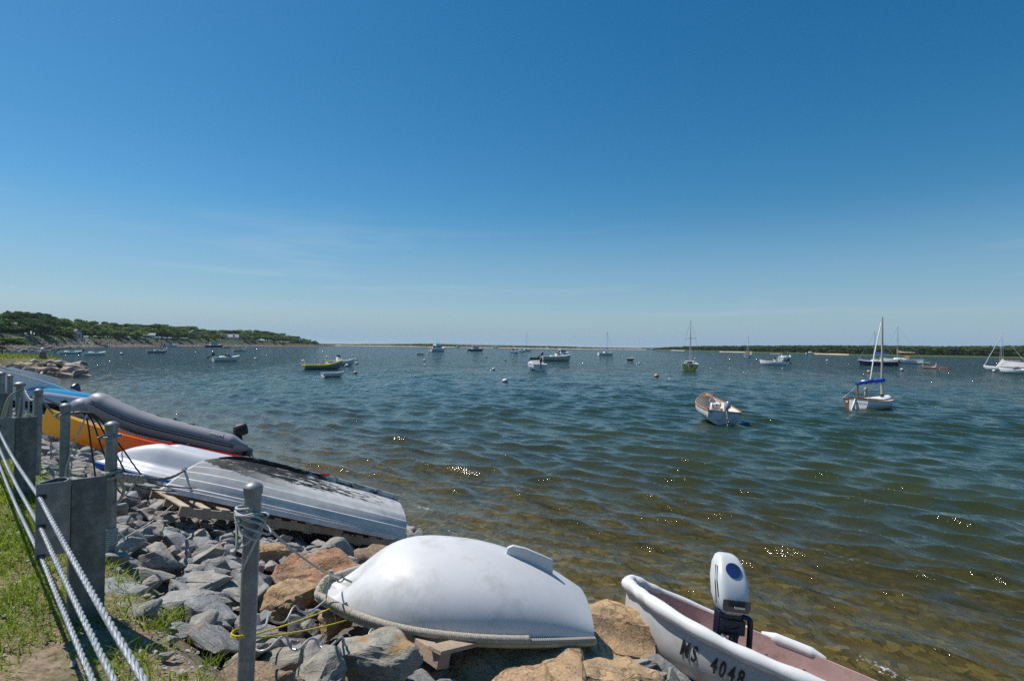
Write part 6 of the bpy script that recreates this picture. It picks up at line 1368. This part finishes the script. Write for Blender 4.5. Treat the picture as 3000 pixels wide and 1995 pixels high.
# runabouts and cruisers: (label ...)
def runabout(name, lab, px, y, al, L, B, fb, hull_m=M_white, in_m=M_cream, cowl=M_black, tilt=.5, top=None, screen=True, cab=False, motor=True, rail=False, s=1.):
    b = place(name, lab, 'motorboat', px, y, al, L, fb); f = open_boat(b, L, B, fb, .18, hull_m, in_m, M_white, -fb * .55, zb=.45 * fb); deck(b, f, M_white, .62, 1., 8, .08, 'foredeck', .0)
    if cab: cabin(b, L * .48, L * .78, B * .34, B * .2, 0.02, .45 * s, M_white)
    if screen: windscreen(b, L * .62, B * .40, .06 if not cab else .42, .38 * s)
    MB().box((L * .34, 0, -.05), (.6, B * .7, .5)).build('seat', in_m if in_m is not M_cream else M_white, b, bevel=.05)
    if top: 
        x0, x1, zt = top; MB().tube(smooth_path([(L * x0, 0, zt - .05), (L * (x0 + x1) / 2, 0, zt + .03), (L * x1, 0, zt - .12)], 5), lambda i: .05, 6).build('canopy_bow', M_black, b); MB().loft([[(L * x, -B * .42, zt - .10 - .1 * k), (L * x, 0, zt - .02 - .1 * k), (L * x, B * .42, zt - .10 - .1 * k)] for k, x in enumerate(np.linspace(x0, x1, 3))], False).build('canopy', M_black if hull_m is M_white else M_white, b)
        for s_ in (-1, 1):
            MB().tube([(L * x0, s_ * B * .42, zt - .1), (L * (x0 + .12), s_ * B * .45, 0)], .02, 5).build('canopy_leg', M_steel, b); MB().tube([(L * x1, s_ * B * .42, zt - .25), (L * (x0 + .16), s_ * B * .45, 0)], .02, 5).build('canopy_leg', M_steel, b)
    if rail: rail_hoops(b, [(L * .62, -B * .42, .3), (L * .82, -B * .30, .62), (L * .98, 0, .75), (L * .82, B * .30, .62), (L * .62, B * .42, .3)], r=.025)
    if motor: outboard(b, (-.14, 0, .32), 1.15 * s, cowl, M_black, tilt, 0, False)
    return b
runabout('bow_rider', 'white runabout with folded black sun canopy and big black outboard', 664, 1058, 70, 3.9, 1.7, .6, top=(.38, .62, 1.55), tilt=.95)
runabout('small_skiff', 'low white skiff with raised black outboard nearest the jetty beacon', 207, 1037, 68, 4.2, 1.6, .45, screen=False, tilt=.9, s=.9)
runabout('small_skiff', 'white skiff with black outboard right of the one nearest the jetty', 278, 1041, 66, 3.9, 1.6, .5, screen=False, tilt=.9, s=.9)
runabout('bow_rider', 'distant blue and white motorboat under the low white cottage', 497, 1016, 64, 7.5, 2.4, 1.0, in_m=mat('blue_seats', (.05, .2, .45), .5), s=1.6)
runabout('cuddy_boat', 'white cuddy boat seen stern-on with antenna and dark blue motor', 1571, 1083, -12, 5.0, 2.15, .75, cowl=mat('dark_blue_cowl', (0, 0, 0)), cab=True, tilt=.1)
bpy.data.objects[-1] if False else None
runabout('big_runabout', 'cream-hulled runabout with bow rail and tilted black outboard in mid bay', 1630, 1058, 76, 5.9, 2.2, .95, M_creamh, M_cream, cab=True, tilt=.9, rail=True, s=1.1)
runabout('motor_cruiser', 'white cruiser seen from the stern behind the T-top boat', 2298, 1059, 22, 6.2, 2.6, 1.1, cab=True, motor=False, rail=True, top=(.30, .55, 1.7), s=1.4)
runabout('motorboat', 'white motorboat cut by the frame edge under the grey-covered sailboat', 2984, 1094, -80, 4.4, 1.8, .5, tilt=.3)
runabout('far_motorboat', 'tiny white motorboat under the far wood', 2350, 1036, -85, 8.5, 2.6, 1.2, cab=True, motor=False, s=1.6)
b = place('t_top_boat', 'white centre console boat with T-top and dark motor, bow towards the spit', 'motorboat', 2266, 1069, -72, 5.2, .6); f = open_boat(b, 5.2, 2.0, .7, .18, M_white, M_cream, M_white, -.4, zb=.4); console(b, 2.3, -.3, .9); MB().box((2.1, 0, 1.55), (1.9, 1.6, .07)).build('t_top', M_oldwhite, b, bevel=.02)
for x in (1.7, 2.5):
    for s_ in (-1, 1): MB().tube([(x, s_ * .5, -.3), (x, s_ * .6, 1.5)], .03, 5).build('t_top_leg', M_steel, b)
outboard(b, (-.14, 0, .35), 1.15, M_black, M_black, .5, 0, False)
def cruiser(name, lab, px, y, al, L, B, fb, hull_m, fly=False, s=1., stripe=None):
    b = place(name, lab, 'motorboat', px, y, al, L, fb); f = decked(b, L, B, fb, .4, hull_m, M_white, wt=.9, zb=.55 * fb, rake=.9); gunwale(b, f, M_white, .06); cabin(b, L * .25, L * .72, B * .40, B * .30, 0, 1.15 * s, M_white, slope1=.8)
    for s_ in (-1, 1): MB().box((L * .46, s_ * B * .365, .70 * s), (L * .34, .06, .42 * s)).build('cabin_window', M_glass, b)
    MB().box((L * .25 - .02, 0, .65 * s), (.05, B * .55, .7 * s)).build('cabin_door', M_glass, b); rail_hoops(b, [(L * .6, -B * .42, .6), (L * .85, -B * .25, .95), (L, 0, 1.2), (L * .85, B * .25, .95), (L * .6, B * .42, .6)], r=.03)
    if fly:
        cabin(b, L * .28, L * .58, B * .34, B * .28, 1.16 * s, 1.75 * s, M_white, 'flybridge'); MB().box((L * .42, 0, 3.0), (L * .24, B * .7, .08)).build('hardtop', M_white, b, bevel=.02)
        for x in (.32, .52):
            for s_ in (-1, 1): MB().tube([(L * x, s_ * B * .3, 1.7 * s), (L * x, s_ * B * .3, 3.0)], .04, 5).build('hardtop_leg', M_steel, b)
        for s_ in (-1, 1): MB().tube([(L * .35, s_ * B * .3, 3.0), (L * .25, s_ * B * .5, 5.0)], .03, 5).build('outrigger', M_alu, b)
        MB().box((L * .12, 0, 1.2), (L * .2, B * .75, .08)).build('cockpit_canopy', M_navyh, b)
        MB().box((-.05, B * .25, -.4), (.1, .5, .5)).build('orange_float', mat('orange_float', (.6, .2, .04), .5), b)
    else: MB().box((L * .40, 0, 1.5 * s), (L * .26, B * .62, .06)).build('hardtop', M_white, b, bevel=.02)
    return b
cruiser('flybridge_yacht', 'white flybridge motor yacht with tall hardtop off the far spit', 1283, 1030, 50, 8.6, 3.2, 1.35, M_white, True, 1.15)
cruiser('cabin_cruiser', 'dark-hulled cabin boat with white top right of the flybridge yacht', 1394, 1028.5, 72, 8.4, 2.8, 1.0, M_navyh, False, 1.1)
cruiser('cabin_cruiser', 'blue-hulled cabin cruiser with tilted motor under the point trees', 628, 1017.5, 72, 9.0, 3.0, 1.1, M_navyh, False, 1.3)
cruiser('cabin_boat', 'white pilothouse boat behind the cream runabout', 1648, 1042, 55, 5.2, 2.2, .8, M_white, False, .95)
b = place('launch', 'small white launch with square canopy and dark stern in mid bay', 'motorboat', 1509, 1035.5, 18, 5.6, .7); f = decked(b, 5.6, 2.8, .7, .3, M_white, M_cream, wt=.9); cabin(b, 1.2, 3.6, 1.1, .9, .0, 1.3, M_cream, 'canopy', .1, .3); MB().box((1.18, .3, .7), (.06, .7, .8)).build('opening', M_black, b); MB().box((1.17, -.5, .6), (.06, .5, .6)).build('orange_cover', M_tcover, b)
b = place('launch', 'white motorboat overlapping the distant slim sloop', 'motorboat', 1531, 1031, 18, 5.4, .7); f = decked(b, 5.4, 2.6, .7, .3, M_white, M_white, wt=.9); cabin(b, 1.2, 3.4, .95, .8, .0, 1.1, M_white); MB().box((1.18, 0, .55), (.06, 1.3, .6)).build('opening', M_black, b)
# sailing boats: name, label, px, waterline, alpha, L, B, fb, hull, mast height over deck, cover, boom, jib furled
def sailboat(name, lab, px, y, al, L, B, fb, hull_m, H, cover, boom=.38, jib=False, cab_m=M_white, mx=.58, mast_m=M_alu, mr=.06, hood=None, motor=False):
    b = place(name, lab, 'sailboat', px, y, al, L, fb); f = decked(b, L, B, fb, .4, hull_m, M_white, zb=.3 * fb, wt=.6); gunwale(b, f, M_white, .04)
    cabin(b, L * .36, L * .68, B * .30, B * .2, .03, .10 + .32 * fb, cab_m)
    for s_ in (-1, 1): MB().box((L * .5, s_ * B * .262, .06 + .18 * fb), (L * .16, .05, .12)).build('cabin_window', M_glass, b)
    MB().box((L * .2, 0, .05), (L * .26, B * .45, .05)).build('cockpit', M_gcover, b); rig(b, L * mx, .1 + .3 * fb, H, L * boom, cover, mast_m, mr, L=L, jib=jib, B=B, boom_z=.7 + .06 * L, cover_r=.05 + .018 * L)
    rail_hoops(b, [(L * .86, -B * .18, .2), (L * .97, -B * .1, .75), (L * 1.0, 0, .8), (L * .97, B * .1, .75), (L * .86, B * .18, .2)], r=.025)
    if hood: cabin(b, L * .30, L * .42, B * .3, B * .28, .1, .9, hood, 'spray_hood', .05, .2)
    if motor: outboard(b, (-.12, .2, .1), .8, M_black, M_black, .8, 0, False)
    return b
sailboat('blue_sloop', 'navy-hulled sloop with bright blue sail cover behind the catboat mast', 2572, 1071, -76, 7.2, 2.2, .85, M_navyh, 5.9, M_bcover, .36, motor=True)
sailboat('white_sloop', 'white sloop with tan sail cover and brown spray hood', 2640, 1064.5, -76, 9.3, 2.6, .95, M_white, 7.9, M_tcover, .40, hood=M_wd)
sailboat('distant_sloop', 'white sloop with blue boom cover beyond the open bay, stern showing', 1775, 1041, 58, 6.4, 2.2, .9, M_white, 7.4, M_bcover, .25)
sailboat('distant_sloop', 'slim white sloop far out beside the small launches', 1540, 1028.5, 48, 8.8, 2.6, 1.0, M_white, 9.6, M_bcover, .3)
sailboat('distant_sloop', 'white sloop seen stern-on in front of the far wood sand', 2191, 1047.5, 6, 8.0, 2.5, 1.1, M_white, 6.8, None, .35, hood=M_wd)
sailboat('day_sailer', 'low grey sailboat with boom tent off the bluff', 460, 1034.5, 74, 4.4, 1.6, .55, M_greyh, 3.5, M_strake, .75, mx=.86, mr=.05)
sailboat('day_sailer', 'small wooden-decked sloop with white sail bundle under the bluff', 702, 1029.5, 72, 4.0, 1.6, .5, M_creamh, 4.1, M_white, .5, cab_m=M_wd, mast_m=M_wd)
b = place('covered_sailboat', 'white sailboat under a grey boom tent with furled jib near the frame edge', 'sailboat', 2950, 1086, -74, 6.4, .55); f = decked(b, 6.4, 2.1, .55, .35, M_white, M_white); rig(b, 3.9, .2, 5.4, 2.4, None, M_alu, .05, L=6.4, jib=True, B=2.0)
MB().loft([[(x, -w, .1), (x, -w * .55, .1 + h * .6), (x, 0, .1 + h), (x, w * .55, .1 + h * .6), (x, w, .1)] for x, w, h in ((.1, .75, .15), (.6, .9, .8), (2.2, .98, .85), (3.4, .98, 1.0), (3.8, .9, 1.35), (4.5, .6, .25))], False).build('boom_tent', M_gcover, b, 50)
b = place('tender', 'small white tender adrift between the tan-covered sloop and the kayaker', 'dinghy', 2705, 1066.5, -78, 2.6, .35); open_boat(b, 2.6, 1.2, .32, .1, M_white, M_oldwhite, M_white, -.18, zb=.2)
b = place('orange_dinghy', 'tiny dinghy with orange cover and dark bottom right of the bay centre', 'dinghy', 1848, 1055.5, 80, 1.7, .4); f = open_boat(b, 1.7, 1.0, .36, .1, M_navyh, M_tcover, M_tcover, -.1); deck(b, f, M_tcover, 0, 1, 6, .12, 'cover')
b = place('tender', 'little white dinghy far out left of the flybridge yacht', 'dinghy', 1232, 1038.5, 80, 2.6, .4); open_boat(b, 2.6, 1.2, .36, .1, M_white, M_oldwhite, M_white, -.2)
for px, y, lab in ((1341, 1018.5, 'speck of a white motorboat near the flybridge yacht'), (1453, 1019.8, 'speck of a white motorboat before the spit sand'), (1605, 1021.5, 'pale speck of a boat close under the spit'), (1912, 1025.8, 'white speck of a boat where the wood begins'), (2375, 1037, 'pale speck of a boat right of the far motorboat')):
    b = place('far_boat', lab, 'motorboat', px, y, 75, 6.5, .9); f = decked(b, 6.5, 2.4, .9, .3, M_white, M_white, wt=.85); cabin(b, 2., 4., .8, .6, 0, 1., M_white)
# kayaker ---------------------------------------------------------------------------------------------------
b = place('touring_kayak', 'slim orange touring kayak paddled across before the wood', 'kayak', 2742, 1078.5, -85, 4.4, .0)
kayak(b, 4.4, .6, mat('orange_kayak', (.62, .17, .03), .4), .26, 20, (.42, .56)); kl = b.location.copy(); kyaw = b.rotation_euler.z
ps = thing('person', 'person in white shirt and tan hat paddling the orange kayak', 'person', kl + Vector((math.cos(kyaw) * 2.15, math.sin(kyaw) * 2.15, .12)), (0, 0, kyaw))
def skin_body(name, pts, edges, rads, m, parent, sub=1):
    me = bpy.data.meshes.new(name); me.from_pydata(pts, edges, []); o = bpy.data.objects.new(name, me); COL.objects.link(o); o.parent = parent; me.materials.append(m)
    mo_ = o.modifiers.new('skin', 'SKIN'); bm = bmesh.new(); bm.from_mesh(me); lay = bm.verts.layers.skin.verify(); bm.verts.ensure_lookup_table()
    for v, r_ in zip(bm.verts, rads): v[lay].radius = (r_, r_) if not hasattr(r_, '__len__') else r_
    bm.verts[0][lay].use_root = True; bm.to_mesh(me); bm.free(); s_ = o.modifiers.new('smooth', 'SUBSURF'); s_.levels = s_.render_levels = sub; return o
M_shirt = mat('white_shirt', (.68, .68, .68), .8); M_skin = mat('skin', (.45, .27, .19), .6)
skin_body('body', [(0, 0, .02), (0, 0, .22), (-.02, 0, .42), (-.01, 0, .55), (.0, 0, .63), (.03, 0, .74), (-.02, .19, .50), (.12, .27, .30), (.32, .22, .36), (-.02, -.19, .50), (.14, -.28, .28), (.34, -.2, .26), (.35, .1, .05), (.7, .12, .10), (.35, -.1, .05), (.7, -.12, .10)],
          [(0, 1), (1, 2), (2, 3), (3, 4), (4, 5), (2, 6), (6, 7), (7, 8), (2, 9), (9, 10), (10, 11), (0, 12), (12, 13), (0, 14), (14, 15)], [(.15, .12), (.14, .11), (.15, .11), .06, .05, .085, .065, .05, .035, .065, .05, .035, .09, .06, .09, .06], M_shirt, ps)
MB().ball((.035, 0, .76), (.095, .078, .115), 12, 9).build('head', M_skin, ps); MB().lathe([(.16, .80), (.10, .82), (.095, .89), (.05, .91), (.001, .915)], 14, (.03, 0, 0)).build('hat', mat('tan_hat', (.55, .33, .12), .8), ps)
pd = MB(); pd.tube([(0, -1.0, -.12), (0, 1.0, .18)], .016, 6); pd.box((0, -1.05, -.13), (.02, .34, .14)); pd.box((0, 1.05, .19), (.02, .34, .14)); o = pd.build('paddle', M_strake); o.location = ps.location + Vector((math.cos(kyaw) * .33, math.sin(kyaw) * .33, .31)); o.rotation_euler = (0, 0, kyaw); tag(o, 'dark double-bladed paddle held by the kayaker', 'paddle')
# mooring buoys -----------------------------------------------------------------------------------------------
M_bw = mat('white_buoy', (.68, .67, .65), .5, 0, .06, 5); M_bb = mat('blue_band', (.02, .06, .25), .5); M_bo = mat('orange_buoy', (.55, .30, .18), .5, 0, .15, 6); M_bd = mat('dark_waterline', (.05, .05, .045), .7)
BU = [(1479.6, 1119.8, .24, 'b', 'white mooring buoy with dark blue band, nearest one in the bay centre'), (1923.4, 1103.7, .24, 'o', 'rust-streaked white buoy left of the yellow sloop'), (1961.6, 1112.6, .15, 's', 'small stick buoy with white top just left of the yellow sloop'), (1445.8, 1083.3, .20, 'w', 'white buoy straight beyond the blue-banded one'),
 (2545.6, 1091.3, .26, 'o', 'orange-tinged buoy beyond the catboat boom'), (2642, 1084.7, .24, 'w', 'clean white buoy right of the catboat mast'), (2531, 1118.6, .22, 'f', 'flat white float close behind the catboat'), (2900.7, 1083.3, .2, 'o', 'pinkish buoy at the covered sailboat bow'), (2911.9, 1088, .24, 'w', 'white buoy in front of the covered sailboat bow'), (2703.8, 1069.8, .13, 'w', 'tiny white buoy under the adrift tender'),
 (1041, 1094.4, .20, 'o', 'brownish buoy right of the plain white dinghy'), (1016.7, 1073, .24, 'w', 'white buoy at the bow of the yellow skiff'), (1032.7, 1042.8, .2, 'w', 'distant white buoy past the yellow skiff bow'), (1045.4, 1065.2, .2, 'w', 'white buoy right of the motorboat behind the yellow skiff'), (1044, 1054, .17, 'w', 'small buoy between two others beyond the yellow skiff bow'),
 (748, 1052.7, .24, 'w', 'white buoy right of the runabout with sun canopy'), (356, 1038.4, .34, 'w', 'white buoy between the second skiff and the grey sailboat'), (1243.6, 1056.9, .22, 'w', 'white buoy below the little far dinghy'), (1244.5, 1071, .15, 'w', 'small buoy nearer than the one below the far dinghy'), (1253, 1038, .24, 'w', 'far white buoy right of the little far dinghy'), (1257.6, 1030.7, .24, 'w', 'far white buoy at the flybridge yacht stern'),
 (1315, 1035, .24, 'o', 'yellowish far buoy right of the flybridge yacht'), (1376, 1033, .26, 'w', 'far white buoy at the stern of the dark-hulled cabin boat'), (1424.7, 1046, .24, 'o', 'pale orange buoy below the dark-hulled cabin boat'), (1480.5, 1054.8, .22, 'o', 'reddish white buoy left of the cuddy boat'), (1503.6, 1041.7, .22, 'w', 'white buoy in front of the canopy launch'),
 (1594.8, 1074, .20, 'w', 'white buoy just right of the cuddy boat'), (1824.8, 1044.4, .2, 'w', 'far white buoy left of the orange-covered dinghy'), (1873, 1065.5, .2, 'w', 'white buoy right of the orange-covered dinghy'), (1941, 1043, .2, 'w', 'far white buoy left of the yellow sloop mast'), (2036, 1051.5, .24, 'w', 'white buoy beyond the yellow sloop rail'), (2134, 1046.7, .2, 'o', 'far reddish buoy left of the stern-on sloop'),
 (2233.6, 1065.3, .24, 'w', 'white buoy at the bow of the T-top boat'), (2423, 1057, .3, 'w', 'lone white buoy between the cruiser and the navy sloop'), (2292, 1081, .12, 'w', 'tiny buoy in front of the T-top boat')]
buoy_m = {}
for px, y, r_b, kind, lab in BU:
    c = at_z(px, y, .0); root = thing('mooring_buoy', lab, 'buoy', (c[0], c[1], r_b * .30), (random.uniform(-.12, .12), random.uniform(-.12, .12), random.uniform(0, 6)), 'mooring buoys on the bay')
    if kind not in buoy_m:
        a = MB(); b2 = MB()
        if kind == 's': a.lathe([(.55, -.2), (.6, .3), (.35, .75), (.0, .8)], 12); b2.tube([(0, 0, .6), (.1, 0, 7.)], .07, 5)
        elif kind == 'f': a.ball((0, 0, 0), (1.15, 1.15, .55), 16, 9); b2.lathe([(.9, -.4), (1.16, -.12), (1.1, -.05)], 16)
        else: a.ball((0, 0, 0), 1., 16, 10); b2.lathe([(.80, -.62), (1.012, -.12), (1.02, .05), (1.0, .12)], 16); b2.tube([(.10 * math.cos(q), 0, 1.02 + .10 * math.sin(q)) for q in np.linspace(0, 6.28, 8, endpoint=False)], .04, 5, True)
        buoy_m[kind] = (a.mesh('float', {'o': M_bo}.get(kind, M_bw), 60), b2.mesh('band', {'b': M_bb, 's': M_strake}.get(kind, M_bd), 60))
    for nm, me in zip(('float', 'band'), buoy_m[kind]): o = link(nm, me, root); o.scale = (r_b,) * 3
c = at_z(2090, 1160, 0); root = thing('marker_float', 'small dark red float just beyond the skiff with varnished gunwales', 'buoy', (c[0], c[1], .06)); MB().ball((0, 0, 0), (.09, .09, .10), 10, 7).build('float', mat('red_float', (.40, .01, .02), .5), root)
